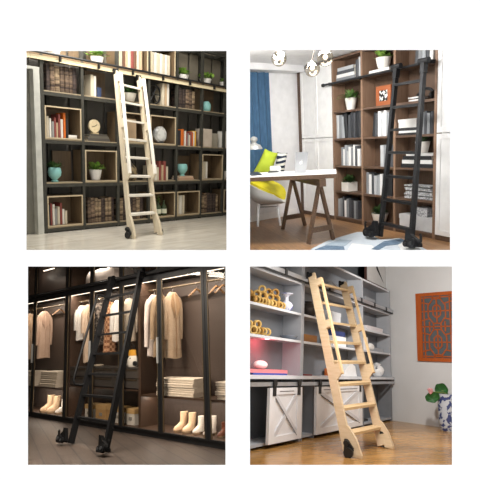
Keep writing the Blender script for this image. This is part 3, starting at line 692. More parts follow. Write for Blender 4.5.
# photo frame
zq = OZ[4] + .001; xa, xb = XO(376, zq, .06), XO(390.5, zq, .06); hh = R.H(xa, .06, 87) - zq
t = thing('photo_frame', 'orange brown photo frame with a black and white picture', 'picture frame', ((xa + xb) / 2, .06, zq)); a = (xb - xa) / 2; fm = wood('#8a4a2a', '#a5603a', 0)
f = MB(); q = .055; f.box(-a, -a + q, 0, .02, 0, hh); f.box(a - q, a, 0, .02, 0, hh); f.box(-a + q, a - q, 0, .02, 0, q); f.box(-a + q, a - q, 0, .02, hh - q, hh); f.done('frame', fm, t, bevel=.003)
MB().box(-a + q, a - q, .01, .014, q, hh - q).done('picture', mat('#1e1e1f', .5, '#e8e8e6', 22, sharp=.03), t)
# ladder
yb = -.06
ladder('black steel rolling ladder leaning on the office bookcase', R, R.Z(380, 238.5, -.049), R.Z(411, 247, -.049), R.Y(396.5, 71, yb - .07), R.Y(424, 65.5, yb - .07), STEEL, STEEL, STEEL, [85, 107.5, 130, 152.5, 176, 199.5, 223], .04, .05, .05, .03, 'steel', ws=.62, lift=.0115)
# desk
zd = .745; NR = R.Z(337, 173.6, zd); NL = R.Z(250, 177.4, zd); d = (NL - NR).normalized(); pn = Vector((d.y, -d.x, 0)); pn = pn if pn.x < 0 else -pn
t = thing('desk', 'white topped desk with brown edge on wooden trestle legs', 'desk', (NR + d * .5 + pn * .4) * 1.0); t.location.z = R.zf; org = t.location.copy()
DW_ = .8; LD = (NL - NR).length * 1.06; DWOOD = wood('#5a4636', '#775e4a', 0, .5)
poly = [NR - org, NR + d * LD - org, NR + d * LD + pn * DW_ - org, NR + pn * DW_ - org]
MB().prism([v - Vector((0, 0, .05)) for v in poly], (0, 0, .046)).done('tabletop', DWOOD, t)
cen = sum(poly, Vector()) / 4
MB().prism([cen + (v - cen) * .985 - Vector((0, 0, .004)) for v in poly], (0, 0, .006)).done('desk_surface', WHITE, t)
F = [R.Z(282.8, 229.5), R.Z(305, 225.5), R.Z(308.6, 245), R.Z(333.2, 240.3)]
zb = zd - .05
for v in F[2:]: v.z += .0115
tr = MB(); A1 = (F[0] + F[1]) / 2; A2 = (F[2] + F[3]) / 2
A1.z = A2.z = zb - .045
ext = (A2 - A1).normalized() * .12
tr.beam(A1 - ext - org, A2 + ext - org, .07, .085); bm_ = tr.done('trestle_beam', DWOOD, t)
for A, pr in ((A1, F[:2]), (A2, F[2:])):
    for f in pr:
        tp = A + (f - A) * .03; MB().beam(tp - org, f - org, .036, .04, (1, 0, 0)).done('leg', DWOOD, t)
    a_ = pr[0] + (A - pr[0]) * .22; b_ = pr[1] + (A - pr[1]) * .22
    MB().beam(a_ - org, b_ - org, .035, .06).done('crossbar', DWOOD, t)
# things on the desk
zs = zd + .003
SILV = mat('#a7a9ac', .35, metal=.5); lp = R.Z(300, 173.0, zs)
t = thing('laptop', 'silver laptop open on the white desk, its lid towards us', 'laptop', lp)
vd = R.O - lp; vd.z = 0; vd.normalize()
ps = [R.plane(x, y, lp, vd) for x, y in ((294.6, 173.0), (305.8, 172.6), (308.2, 151.8), (296, 152.2))]
for v in ps[2:]: v += vd * .04
MB().prism([v - lp for v in ps], -vd * .008).done('screen_lid', SILV, t, bevel=.002)
c = (ps[0] + ps[1] + ps[2] + ps[3]) / 4 - lp; rx = (ps[1] - ps[0]).normalized(); rz_ = (ps[3] - ps[0]).normalized(); nn_ = rx.cross(rz_); nn_ = nn_ if nn_.dot(vd) > 0 else -nn_
lg = MB(); pts = []
for k in range(20):
    a = k * math.pi / 10; r = .022 * (1 - .12 * math.sin(a) ** 8); bite = .72 if -.35 < ((a + math.pi) % (2 * math.pi) - math.pi) < .5 else 1
    pts.append(c + rx * r * .85 * bite * math.cos(a) + rz_ * r * math.sin(a) + nn_ * .0006)
lg.prism(pts, nn_ * .0006); st = [c + rx * .004 + rz_ * .024, c + rx * .012 + rz_ * .03, c + rx * .012 + rz_ * .036, c + rx * .004 + rz_ * .031]
lg.prism([v + nn_ * .0006 for v in st], nn_ * .0006); o = lg.done('lid_emblem', mat('#f4f4f2', .3), t)
b0, b1 = ps[0] - lp, ps[1] - lp; b0.z = b1.z = 0
MB().prism([b0 - vd * .01, b1 - vd * .01, b1 - vd * .25, b0 - vd * .25], (0, 0, .014)).done('keyboard_base', SILV, t, bevel=.002)
def on_desk(poly, h, name, m, label, cat):
    P = [R.Z(x, y, zs) for x, y in poly]; q = sum(P, Vector()) / len(P)
    return tag(MB().prism([v - q for v in P], (0, 0, h)).done(name, m, loc=q, bevel=.001), label, cat)
on_desk([(251, 176), (262, 175), (258, 172.6), (251, 172.8)], .012, 'tablet', mat('#3a3d42', .3), 'dark tablet lying on the left end of the desk', 'tablet')
on_desk([(268, 172.9), (279, 172.4), (277, 171.4), (269, 171.6)], .01, 'notebook', mat('#3b3b3d', .5), 'dark notebook lying in the middle of the desk', 'notebook')
on_desk([(270, 171.2), (281, 170.8), (280, 169.2), (270.5, 169.4)], .05, 'paper_stack', mat('#ececea', .6), 'white stack of papers behind the dark notebook', 'papers')
# desk lamp
lb = R.Z(250.0, 172.5, zs); lb = R.Z(246, 173.5, zs)
t = thing('desk_lamp', 'grey metal desk lamp with bell shade cut by the left edge', 'desk lamp', lb); sc_ = (R.O - lb).length / FPX
GM = mat('#8c8c8a', .35, metal=.6); vx = R.R.transposed() @ Vector((1, 0, 0)); vx.z = 0; vx.normalize()
MB().lathe((0, 0, 0), [(.07, 0), (.07, .012), (.02, .02)], 20).done('base', GM, t)
sh = vx * (9.5 * sc_) + Vector((0, 0, (173 - 150) * sc_))
MB().tube([(0, 0, .015), Vector((0, 0, sh.z + .12)), sh * .6 + Vector((0, 0, .19)), sh + Vector((0, 0, .15))], .007, 8).done('arm', GM, t, smooth=True)
MB().lathe(sh, [(.105, 0), (.1, .02), (.075, .055), (.03, .075), (.028, .08), (.03, .1), (.045, .115), (.045, .14), (.02, .16), (.005, .165)], 24).done('lamp_shade', mat('#a9a9a6', .3, metal=.5), t, smooth=True)
# armchair with cushions
ch = R.Z(267, 224); ch = ch + nv * .05; t = thing('armchair', 'white shell armchair with yellow lining behind the desk', 'chair', ch, 0); cs = .27
vd2 = R.O - ch; vd2.z = 0; vd2.normalize()
def shell(off, rim0, nseg=28, nr=8):
    rs = []
    for j in range(nr + 1):
        u = j / nr; ring = []
        for k in range(nseg):
            a = k * 2 * math.pi / nseg; bk = .5 - .5 * math.cos(a - BA); zrim = rim0 + .34 * bk ** .42
            rr = (cs - off) * (math.sin(min(1, u * 1.15) * math.pi / 2) ** .75) * (1 + .06 * u)
            ring.append(Vector((rr * math.cos(a), rr * math.sin(a), .31 + off + (zrim) * (u ** 2.2))))
        rs.append(ring)
    return rs
fdir = vx * .85 + vd2 * .55; BA = math.atan2(fdir.y, fdir.x)
MB().rings(shell(0, .0)).done('shell', mat('#d9d9d8', .35), t, smooth=True)
o = MB().rings(shell(.02, .012)); o.done('seat_lining', mat('#d8c818', .7, '#e6d830', 14), t, smooth=True)
ACR = mat('#e6e8ea', .15, spec=.6)
for k in range(4):
    a = k * math.pi / 2 + .3; MB().tube([(.19 * math.cos(a), .19 * math.sin(a), .33), (.23 * math.cos(a), .23 * math.sin(a), .0)], .017, 10).done('leg', ACR, t)
fr = MB()
for k in range(4):
    a = k * math.pi / 2 + .3; fr.cyl((.2 * math.cos(a), .2 * math.sin(a), .28), (.2 * math.cos(a + math.pi / 2), .2 * math.sin(a + math.pi / 2), .28), .008, n=8)
fr.done('stretcher', mat('#a5a7a9', .3, metal=.7), t)
def cushion(label, pxs, y, m, depth, rot=0, tk=.09):
    P = [R.plane(px, py, depth, vd2) for px, py in pxs]; q = sum(P, Vector()) / 4; b = MB(); n = 10
    fr_, bk_ = [], []
    for i in range(n + 1):
        for j in range(n + 1):
            u, v = i / n, j / n; p = (P[0] * (1 - u) + P[1] * u) * (1 - v) + (P[3] * (1 - u) + P[2] * u) * v - q
            puff = tk * (max(0, (1 - (2 * u - 1) ** 4) * (1 - (2 * v - 1) ** 4))) ** .6
            pin = 1 - .07 * ((1 - (2 * u - 1) ** 2) * abs(2 * v - 1) ** 4 + (1 - (2 * v - 1) ** 2) * abs(2 * u - 1) ** 4)
            fr_.append(b.b.verts.new(p * pin + vd2 * (puff + .002))); bk_.append(b.b.verts.new(p * pin - vd2 * (puff + .002)))
    for L_, fl_ in ((fr_, 0), (bk_, 1)):
        for i in range(n):
            for j in range(n): b.face([L_[i * (n + 1) + j], L_[(i + 1) * (n + 1) + j], L_[(i + 1) * (n + 1) + j + 1], L_[i * (n + 1) + j + 1]])
    bd = [i * (n + 1) for i in range(n + 1)] + [n * (n + 1) + j for j in range(1, n + 1)] + [i * (n + 1) + n for i in range(n - 1, -1, -1)] + [j for j in range(n - 1, 0, -1)]
    for a_, c_ in zip(bd, bd[1:] + bd[:1]): b.face((fr_[a_], fr_[c_], bk_[c_], bk_[a_]))
    return tag(b.done('cushion', m, loc=q, smooth=True), label, 'cushion')
vd2 = R.O - ch; vd2.z = 0; vd2.normalize(); dep = Vector((ch.x, ch.y, 0)) - vd2 * .05
cushion('lime green cushion on the armchair behind the desk', [(251, 176), (271, 177), (278, 153), (265, 148.5)], 0, mat('#a3b528', .8, '#b8c840', 9), dep + vd2 * .06)
def pat():
    m = mat('#16233a', .8, '#16233a'); nt = m.node_tree; b = nt.nodes['Principled BSDF']
    tc = nt.nodes.new('ShaderNodeTexCoord'); wv = nt.nodes.new('ShaderNodeTexWave'); wv.bands_direction = 'Z'; wv.inputs['Scale'].default_value = 4.5; wv.inputs['Distortion'].default_value = 3; wv.inputs['Detail Scale'].default_value = 1.5
    rp = nt.nodes.new('ShaderNodeValToRGB'); rp.color_ramp.interpolation = 'CONSTANT'; rp.color_ramp.elements[0].color = lin('#1b2a44'); rp.color_ramp.elements[1].color = lin('#e3e2da'); rp.color_ramp.elements[1].position = .56
    nt.links.new(tc.outputs['Object'], wv.inputs[0]); nt.links.new(wv.outputs[0], rp.inputs[0]); nt.links.new(rp.outputs[0], b.inputs['Base Color']); return m
cushion('navy and white patterned cushion beside the lime cushion', [(274.5, 168), (284, 174), (287.5, 153), (277, 152)], 0, pat(), dep - vd2 * .1, tk=.06)
# rug of pale and blue patches
RGL = mat('#b9c3cc', .95, '#c9d1d8', 14); RGB = mat('#4a6076', .95, '#71869a', 16); RGW = mat('#d8d9d8', .95, '#e4e5e3', 14); RGM = mat('#93a3b1', .95, '#a8b6c2', 14)
t = thing('rug', 'pale blue and grey patchwork rug on the office floor', 'rug', R.Z(360, 245))
def rpatch(poly, h, nm, m): P = [R.Z(x, y) - t.location for x, y in poly]; MB().prism(P, (0, 0, h)).done(nm, m, t)
rpatch([(300, 262), (312, 249), (329, 240.5), (357, 232.5), (366, 232.5), (381, 240), (399, 238.5), (420, 246.5), (428, 251), (432, 262)], .006, 'rug_base', RGL)
rpatch([(315, 250), (326, 246), (344, 247), (345, 252), (330, 256), (316, 254)], .009, 'patch', RGB)
rpatch([(325, 245.5), (340, 240), (352, 241), (345, 246.5)], .009, 'patch', RGM)
rpatch([(346, 253), (352, 244), (372, 246), (380, 254)], .0085, 'patch', RGW)
rpatch([(371, 250), (384, 242), (401, 239.3), (405, 241), (398, 245), (386, 246.5), (378, 251)], .0095, 'patch', RGB)
rpatch([(398, 246), (406, 241.5), (419, 247), (424, 252), (402, 252)], .009, 'patch', RGW)
# glass globe pendants
GL = glass('#d9d3c8', .10); BULB = emis('#fff1d8', 4)
for px, py, rp_, dy, lab, off in ((279, 58.5, 7.2, -1.5, 'leftmost of three glass globe pendants near the curtain', 2.0), (312.3, 69, 7.2, -1.2, 'lowest of the three glass globe pendants, in the middle', 1.5), (325.3, 58, 7.6, -1.25, 'rightmost glass globe pendant beside the office bookcase', -.5)):
    c = R.Y(px, py, dy); r = rp_ * (c - R.O).length / FPX; t = thing('pendant_lamp', lab, 'pendant lamp', c, 0, 'glass globe pendants')
    MB().ball((0, 0, 0), r, 22).done('globe', GL, t, smooth=True)
    MB().ball((0, 0, r * .12), r * .3, 12).done('bulb', BULB, t, smooth=True)
    MB().lathe((0, 0, r * .42), [(r * .22, 0), (r * .3, r * .12), (r * .3, r * .45), (r * .12, r * .62), (.006, r * .66)], 16).done('socket', mat('#6f6f6f', .3, metal=.8), t)
    MB().cyl((0, 0, r * 1.0), (vx.x * off * .04, vx.y * off * .04, ZC - c.z + .012), .007, n=8).done('rod', mat('#55504a', .35, metal=.7), t)

# ================================================================== CLOAKROOM (lower left)
CUR = R = CLK
DKB = wood('#30261f', '#3f332a', 2, .5); DKP = wood('#443a34', '#544842', 2, .5); BRS = wood('#3d2e24', '#4e3b2e', 2, .5); DGR = mat('#3f3b38', .5, '#494542', 5, (6, 6, 1))
FRM = mat('#161617', .5, spec=.25); GOLD = mat('#4f412c', .5, metal=.3); CGL = glass('#f2f0ee', .008); LED = emis('#fff0dc', 4)
struct(MB().box(-2.5, 6.6, -4.3, .7, R.zf - .05, R.zf).done('floor_cloakroom', tiles('#483d35', '#3e342d', '#1d1815', 1.5, .2, .45, .35, .008, .37, (2, 22, 1), 2.5, .35)))
struct(MB().box(-2.5, 6.6, -3.2, .7, 3.2, 3.3).done('ceiling_cloakroom', mat('#4a4541', .9)))
WD = .4; zb0 = 0.0; ZLED = 2.1; ZBM = 2.24; ZTOP = 3.0
SX = [R.X(p, 1.0) for p in (34.5, 67, 92.5, 122.5, 161.5, 207.5)]; XA = -1.15; XR = R.X(233, 1.0); XP = R.X(137.5, 1.0, .0)
struct(MB().box(-2.5, 6.6, WD + .05, WD + .15, R.zf, ZTOP + .2).done('wall_cloakroom_back', mat('#2f2a27', .9)))
units = [(XA, SX[1], 'glass fronted wardrobe with jackets and folded linen at the far left', DKP), (SX[1], XP, 'glass fronted wardrobe with drawers and dresses behind the ladder', DKB), (XP, XR, 'glass fronted wardrobe with beige jackets and boots at the right', DKP)]
ZSH = R.H(R.X(180, .45, .15), .05, 397); ZDR = R.H(R.X(100, .7, .1), .05, 367)
doors = [(XA, SX[0]), (SX[0], SX[1]), (SX[1], SX[2]), (SX[2], SX[3]), (SX[3], SX[4]), (SX[4], SX[5]), (SX[5], XR)]
UT = []
for a, b, lab, bk in units:
    t = thing('wardrobe', lab, 'wardrobe', ((a + b) / 2, 0, R.zf)); UT.append(t); ox, oz = (a + b) / 2, R.zf
    def B(nm, m, x0, x1, y0, y1, z0, z1): return MB().box(x0 - ox, x1 - ox, y0, y1, z0 - oz, z1 - oz).done(nm, m, t)
    g = .001
    B('plinth', FRM, a + g, b - g, .0, WD, R.zf, zb0 - .02); B('bottom_board', BRS, a + g, b - g, .0, WD, zb0 - .02, zb0)
    B('side_panel', BRS, a + g, a + .03, .035, WD, zb0, ZTOP); B('side_panel', BRS, b - .03, b - g, .035, WD, zb0, ZTOP)
    B('back_panel', bk, a + .03, b - .03, WD - .012, WD, zb0, ZTOP)
    B('beam', FRM, a + g, b - g, -.005, .06, ZLED + .012, ZBM); B('top_board', FRM, a + .03, b - .03, .06, WD - .012, ZLED + .02, ZLED + .05); B('upper_bottom', BRS, a + .03, b - .03, .06, WD - .012, ZBM - .02, ZBM)
    B('led_strip', LED, a + .04, b - .04, .034, .046, ZLED + .005, ZLED + .011)
    MB().cyl((a - ox + .03, .2, 2.0 - oz), (b - ox - .03, .2, 2.0 - oz), .014, n=10).done('hanging_rail', GOLD, t)
    if t is not UT[1 if len(UT) > 1 else 0] or len(UT) == 1: B('shelf_board', BRS, a + .03, b - .03, .04, WD - .012, ZSH - .025, ZSH)
    if len(UT) == 2:
        B('drawer_top', DGR, a + .03, b - .03, .04, WD - .012, ZDR - .02, ZDR)
        for k in range(2):
            for q in range(3):
                L = (b - a - .08) / 3; x0 = a + .04 + q * L; z1 = ZDR - .03 - k * .145
                d = B('drawer', DGR, x0 + .006, x0 + L - .006, .045, .065, z1 - .13, z1)
                MB().box(x0 + .05 - ox, x0 + L - .05 - ox, .03, .045, z1 - .016 - oz, z1 - .004 - oz).done('drawer_pull', GOLD, d)
        B('shelf_board', BRS, a + .03, b - .03, .04, WD - .012, ZDR - .345, ZDR - .325)
    # doors
    for i, (d0, d1) in enumerate(doors):
        if not (a - .02 <= (d0 + d1) / 2 < b): continue
        e = .004; s = .05
        for z0, z1, hd in ((zb0 - .02, ZLED + .03, True), (ZBM + .004, ZTOP, False)):
            f = MB(); x0, x1 = d0 + e - ox, d1 - e - ox; z0 -= oz; z1 -= oz; sp = .07 if hd else .022
            f.box(x0, x0 + s, -.03, -.006, z0, z1); f.box(x1 - s, x1, -.03, -.006, z0, z1); f.box(x0 + s, x1 - s, -.03, -.006, z0, z0 + .02); f.box(x0 + s, x1 - s, -.03, -.006, z1 - .02, z1)
            d = f.done('door', FRM, t)
            MB().box(x0 + s, x1 - s, -.02, -.014, z0 + .02, z1 - .02).done('glass_pane', CGL, d)
            for xx in (x0 + s, x1 - s - .012): MB().box(xx, xx + .012, -.031, -.021, z0 + .02, z1 - .02).done('edge_trim', GOLD, d)
            if hd and i in (0, 2, 4): MB().box(x1 - .04, x1 - .015, -.055, -.03, .92 - oz, 1.28 - oz).done('handle', mat('#b9b9b6', .3, metal=.5), d, bevel=.003)
for a, b in ((XA + .5, SX[1]), (SX[1], XP), (XP, XR)):
    light(R, 'AREA', ((a + b) / 2, .075, ZLED + .014), ((a + b) / 2, .16, 0), 11 * (b - a), WARM, b - a - .1, .02, name='wardrobe_led_lamp')
light(R, 'AREA', ((XA + SX[1]) / 2 + .3, .2, 2.62), ((XA + SX[1]) / 2 + .3, .2, 0), 2, WARM, 1.2, .04, name='cabinet_fill_light')  # added fill light in the upper left cabinet
light(R, 'AREA', (R.X(98, 2.5, .1), .06, 2.57), (R.X(98, 2.5, .1), .2, 0), 3, WARM, .7, .04, name='cabinet_fill_light')  # added unseen light to brighten the duvet
for a, b in ((XA + .5, SX[1]), (XP, XR)):
    light(R, 'AREA', ((a + b) / 2, .07, ZSH - .028), ((a + b) / 2, .2, 0), 5 * (b - a), WARM, b - a - .3, .02, name='shelf_fill_light')  # added fill under the towel shelves to brighten the boots
light(R, 'POINT', (R.X(74, .3), .2, ZDR - .36), (0, 0, 0), 1.5, WARM, .03, name='wardrobe_spot')
light(R, 'POINT', (XP + .12, .2, ZSH - .05), (0, 0, 0), 1.2, WARM, .03, name='wardrobe_spot')
light(R, 'POINT', (R.X(36, 2.6, .2), .2, 2.7), (0, 0, 0), 1.5, WARM, .03, name='wardrobe_spot')
a_, b_ = R.Y(44, 271, .3), R.Y(54, 266.5, .3)
tag(MB().beam(a_, (b_.x, .3, a_.z), .03, .012).done('light_strip', LED), 'short bright light strip in the top left wardrobe cabinet', 'light')
# ladder rail
zr = R.H(R.X(140, 2.2, -.07), -.07, 275)
t = thing('ladder_rail', 'black ladder rail across the front of the cloakroom wardrobes', 'rail', (0, -.08, zr))
MB().cyl((XA, 0, 0), (XR, 0, 0), .022, n=10).done('rail_bar', FRM, t)
for x in SX: MB().box(x - .02, x + .02, 0, .048, -.025, .025).done('rail_bracket', FRM, t)
# clothes
def hanger(x, z, rz, label=None, wd=.32, group=None):
    t = thing('clothes_hanger', label, 'clothes hanger', (x, .2, z), rz, group)
    MB().tube([(-wd / 2, 0, -.13), (-wd * .3, 0, -.085), (-.03, 0, -.03), (0, 0, -.02), (.03, 0, -.03), (wd * .3, 0, -.085), (wd / 2, 0, -.13)], [.012, .015, .014, .014, .014, .015, .012], 8).done('shoulder_bar', wood('#7a5a3c', '#94704c', 0), t, smooth=True)
    MB().tube([(0, 0, -.02), (0, 0, .03)] + [(.022 * math.cos(q), 0, .05 + .022 * math.sin(q)) for q in (-1.4, -.7, 0, .8, 1.57, 2.3, 3.0)], .004, 6).done('hook', mat('#9a9a98', .3, metal=.9), t)
    return t
def garment(name, label, px, pyt, pyb, m, wd=.34, th=.13, sleeves=True, lapel=None, flare=1.0, y=.2, cat='jacket', dz=0, rz=math.pi / 2, slv=.72):
    wd *= .76; x = R.X(px, 1.5, y); zt = min(1.925, R.H(x, y, pyt)); zbm = R.H(x, y, pyb); L = zt - zbm
    hanger(x, 1.935, rz, f'wooden hanger holding the {label}'[:90] if len(label.split()) < 13 else 'wooden hanger holding a garment', min(.36, wd * .9))
    t = thing(name, label, cat, (x, y, zt), rz); b = MB(); rs = []; n = 28; rd = random.Random(int(px * 7))
    prof = [(.0, .10, .4), (-.03, .16, .5), (-.07, wd * .86, .6), (-.12, wd * .96, .8), (-L * .3, wd * .9, 1), (-L * .5, wd * .86, 1), (-L * .75, wd * .93 * flare ** .5, 1), (-L, wd * flare, 1)]
    for z, ww, d in prof:
        k = -z / L; ring = []
        for i in range(n):
            a = 2 * math.pi * i / n; f = 1 + .10 * k * math.sin(a * 7 + px) ; c, s_ = math.cos(a), math.sin(a)
            ring.append((ww / 2 * math.copysign(abs(c) ** .8, c), th / 2 * d * f * math.copysign(abs(s_) ** .8, s_), z + (.012 * math.sin(3 * a + px) if k == 1 else 0)))
        rs.append(ring)
    b.rings(rs); b.done('body', m, t, smooth=True)
    if sleeves:
        for s in (-1, 1):
            MB().tube([(s * wd * .36, 0, -.085), (s * wd * .47, 0, -.16), (s * wd * .53, .0, -L * slv * .55), (s * wd * .52, .01, -L * slv)], [.04, .045, .04, .034], 12).done('sleeve', m, t, smooth=True)
    if lapel:
        for s in (-1, 1):
            for f in (-1, 1):
                yy = f * (th / 2 + .006)
                if f == -1 or True: MB().prism([(s * .012, yy * .5, -.02), (s * .06, yy * .55, -.05), (s * .085, yy * 1.02, -L * .22), (s * .008, yy * 1.08, -L * .42)], (0, .006 * f, 0)).done('lapel', lapel, t)
        MB().box(-.004, .004, -th / 2 * 1.14, -th / 2 * 1.0, -L * .98, -L * .4).done('front_opening', lapel, t)
    return t
BEI = mat('#c2aa93', .9, '#d0baa4', 14); PNK = mat('#c5a893', .9, '#d3b8a4', 14); WSH = mat('#e6e2de', .9, '#efece8', 14); TRO = mat('#c8b29c', .9, '#d6c2ae', 14)
garment('jacket', 'beige jacket cut off at the far left edge of the cloakroom', 29.5, 313, 359, BEI, lapel=mat('#b89a7c', .9))
garment('jacket', 'dusty pink jacket hanging beside the first black stile on the left', 44, 311, 358, PNK, .36, lapel=mat('#b39682', .9))
garment('shirt', 'white long sleeved shirt left of the ladder handrail', 82, 302, 340, WSH, .3, .12, cat='shirt')
garment('trouser_suit', 'cream suit with long trousers just left of the ladder', 89, 303, 362, TRO, .3, .14, True, mat('#b59f88', .9), .8, cat='suit', slv=.5)
garment('dress', 'dark grey patterned dress behind the left ladder rail', 100, 302, 345, mat('#2e2a28', .9, '#8a8077', 22, sharp=.08), .28, .12, False, None, 1.1, cat='dress')
def check():
    m = mat('#8a5f42', .9); nt = m.node_tree; b = nt.nodes['Principled BSDF']; tc = nt.nodes.new('ShaderNodeTexCoord'); c = nt.nodes.new('ShaderNodeTexChecker'); c.inputs['Scale'].default_value = 22
    c.inputs['Color1'].default_value = lin('#7c4f33'); c.inputs['Color2'].default_value = lin('#c29a78'); nt.links.new(tc.outputs['Object'], c.inputs[0]); nt.links.new(c.outputs[0], b.inputs['Base Color']); return m
garment('dress', 'long brown and tan checked dress seen between the ladder rungs', 110, 302, 353, check(), .28, .14, False, None, 1.15, cat='dress')
garment('blouse', 'white blouse right of the checked dress, behind the ladder', 118.5, 299, 341, WSH, .3, .13, cat='blouse', slv=.8)
garment('blouse', 'cream blouse behind the right ladder rail', 129.5, 298, 341, mat('#d3c4b0', .9, '#e0d3c2', 14), .3, .12, cat='blouse', slv=.8)
garment('shirt', 'pale lilac white shirt left of the central black stile', 154.5, 294, 356, mat('#d8ccc6', .9, '#e3d9d4', 14), .35, .08, cat='shirt', slv=.85)
garment('jacket', 'tan jacket half hidden behind the central black stile', 160.5, 293, 357, mat('#a08a70', .9, '#b09a80', 14), .35, .07, lapel=mat('#937556', .9))
garment('jacket', 'large beige jacket right of the central black stile', 173, 292, 358, mat('#bfa68b', .9, '#cdb69c', 14), .35, .14, lapel=mat('#ad8d6b', .9))
for px, lab in ((60, 'empty wooden hanger in the wardrobe at the far left'), (197, 'empty wooden hanger beside the right black stile'), (217, 'empty wooden hanger in the rightmost glass bay'), (223.5, 'empty wooden hanger at the right edge of the cloakroom')):
    hanger(R.X(px, 1.85, .2), 1.935, math.pi / 2, lab)
# folded linen
LIN = mat('#dcd0bd', .95, '#ebe1d2', 30, bump=.15)
def towels(p0_, p1_, pyt, place, n=4, y=.06, d=.28):
    z = ZSH + .001; x0, x1 = R.X(p0_, z, y), R.X(p1_, z, y); H = R.H((x0 + x1) / 2, y, pyt) - z; h = H / n
    for k in range(n):
        b = MB(); j = random.uniform(-.012, .012)
        prof = [(y_, z_) for y_, z_ in ((.02, .06 * h), (0, .3 * h), (0, .7 * h), (.02, .97 * h), (d, .97 * h), (d, .06 * h))]
        for zz0, zz1 in ((0, .52), (.5, 1.0)):
            b.rings([[(xx + (0 if e else 0), y + j + yy, z + k * h + h * .975 * (zz0 + (zz1 - zz0) * q)) for yy, q in ((.015, 0), (0, .25), (0, .75), (.015, 1), (d, 1), (d, 0))] for e, xx in ((0, x0 + j), (1, (x0 + x1) / 2), (1, x1 + j))])
        tag(b.done('folded_towel', LIN, bevel=.004), f"cream folded towel, {('bottom', 'second', 'third', 'top')[k]} of the stack {place}", 'towel', 'folded towels in the wardrobes')
towels(39.5, 56, 371.5, 'left of the first stile pair')
towels(20, 32, 371, 'cut by the left edge')
towels(157, 194, 378.5, 'right of the ladder in the central wardrobe')
towels(216, 230, 382, 'cut by the right edge')
# boots
def boot(px, py, pyt, m, label, rz=0, y=.2, group=None):
    z = zb0 + .001; x = R.X(px, z, y); s = (R.H(x, y, pyt) - z) / .26
    t = thing('ankle_boot', label, 'boot', (x, y, z), rz, group)
    sl = [(0.03, -.06, .046, .125), (.05, -.06, .047, .124), (.075, -.05, .044, .108), (.10, -.025, .042, .08), (.13, .0, .043, .062), (.18, .006, .047, .06), (.26, .008, .05, .06)]
    MB().rings([[(hw * s * math.cos(a * .3927), (cy + hl * math.sin(a * .3927)) * s, zz * s) for a in range(16)] for zz, cy, hw, hl in sl]).done('upper', m, t, smooth=True)
    b = MB(); b.rings([[(hw * s * math.cos(a * .3927), (-.1 + hl * math.sin(a * .3927)) * s, zz * s) for a in range(16)] for zz, hw, hl in ((.0, .04, .075), (.032, .045, .085))]); b.done('sole', mat('#b39a7c', .6), t)
    MB().rings([[(hw * s * math.cos(a * .3927), (.03 + hl * math.sin(a * .3927)) * s, zz * s) for a in range(16)] for zz, hw, hl in ((.0, .03, .03), (.032, .036, .038))]).done('heel', mat('#b39a7c', .6), t)
CB = mat('#d9b995', .6, '#e6c9a8', 10); WB = mat('#ddd5ca', .6, '#e9e2d8', 10); BB = mat('#6a3620', .5)
boot(50.5, 409, 395, CB, 'left cream ankle boot of the pair at the far left')
boot(56.5, 410, 396, CB, 'right cream ankle boot of the pair at the far left')
boot(64, 411, 399, WB, 'pale ankle boot half behind the second black stile')
boot(184, 428, 411.5, CB, 'left cream ankle boot below the towels at the right')
boot(192.5, 430, 412.5, CB, 'right cream ankle boot below the towels at the right')
boot(201.5, 431, 416, WB, 'whitish ankle boot left of the right black stile')
boot(213, 432, 416, WB, 'whitish ankle boot right of the right black stile')
boot(224.5, 436, 422, BB, 'dark brown shoe at the right edge of the cloakroom')
# storage boxes on the wardrobe floor
LIDM = mat('#b3925f', .6, '#c4a472', 12); BWH = mat('#d5d2cb', .6); BWD = mat('#b08a58', .6, '#bf9a68', 12)
def cbox(p0_, p1_, pyt, body, label, y=.08, d=.24):
    z = zb0 + .001; x0, x1 = R.X(p0_, z, y), R.X(p1_, z, y); H = R.H((x0 + x1) / 2, y, pyt) - z
    t = thing('storage_box', label, 'box', ((x0 + x1) / 2, y, z)); a = (x1 - x0) / 2
    MB().box(-a + .006, a - .006, .005, d - .005, 0, H * .72).done('body', body, t); MB().box(-a, a, 0, d, H * .7, H).done('lid', LIDM, t, bevel=.003)
    MB().box(-.04, .04, -.004, .005, H * .3, H * .5).done('label_holder', mat('#8d8b86', .5), t)
cbox(84.5, 92, 404.5, BWH, 'white storage box with tan lid left of the ladder')
cbox(95, 106, 405, BWD, 'tan storage box on the wardrobe floor behind the ladder')
cbox(113, 122.5, 407.5, BWH, 'white storage box with tan lid right of the right ladder rail')
cbox(126, 134.5, 409, BWH, 'white storage box with tan lid beside brown side panel')
# bag on the drawers
x = R.X(132, ZDR, .15); t = thing('handbag', 'yellow, white and black handbag on the drawer top behind the ladder', 'bag', (x, .15, ZDR + .001))
def scarf():
    m = mat('#e6e2d8', .8); nt = m.node_tree; b = nt.nodes['Principled BSDF']; tc = nt.nodes.new('ShaderNodeTexCoord'); n = nt.nodes.new('ShaderNodeTexVoronoi'); n.inputs['Scale'].default_value = 9
    rp = nt.nodes.new('ShaderNodeValToRGB'); rp.color_ramp.interpolation = 'CONSTANT'; e = rp.color_ramp.elements; e[0].color = lin('#1a1a1c'); e[1].color = lin('#e8e5dc'); e[1].position = .34
    nt.links.new(tc.outputs['Object'], n.inputs[0]); nt.links.new(n.outputs['Distance'], rp.inputs[0]); nt.links.new(rp.outputs[0], b.inputs['Base Color']); return m
MB().rings([[(hw * math.cos(a * .3927), hd * math.sin(a * .3927), z) for a in range(16)] for z, hw, hd in ((0, .1, .05), (.03, .13, .07), (.12, .13, .065), (.17, .115, .05))]).done('body', scarf(), t, smooth=True)
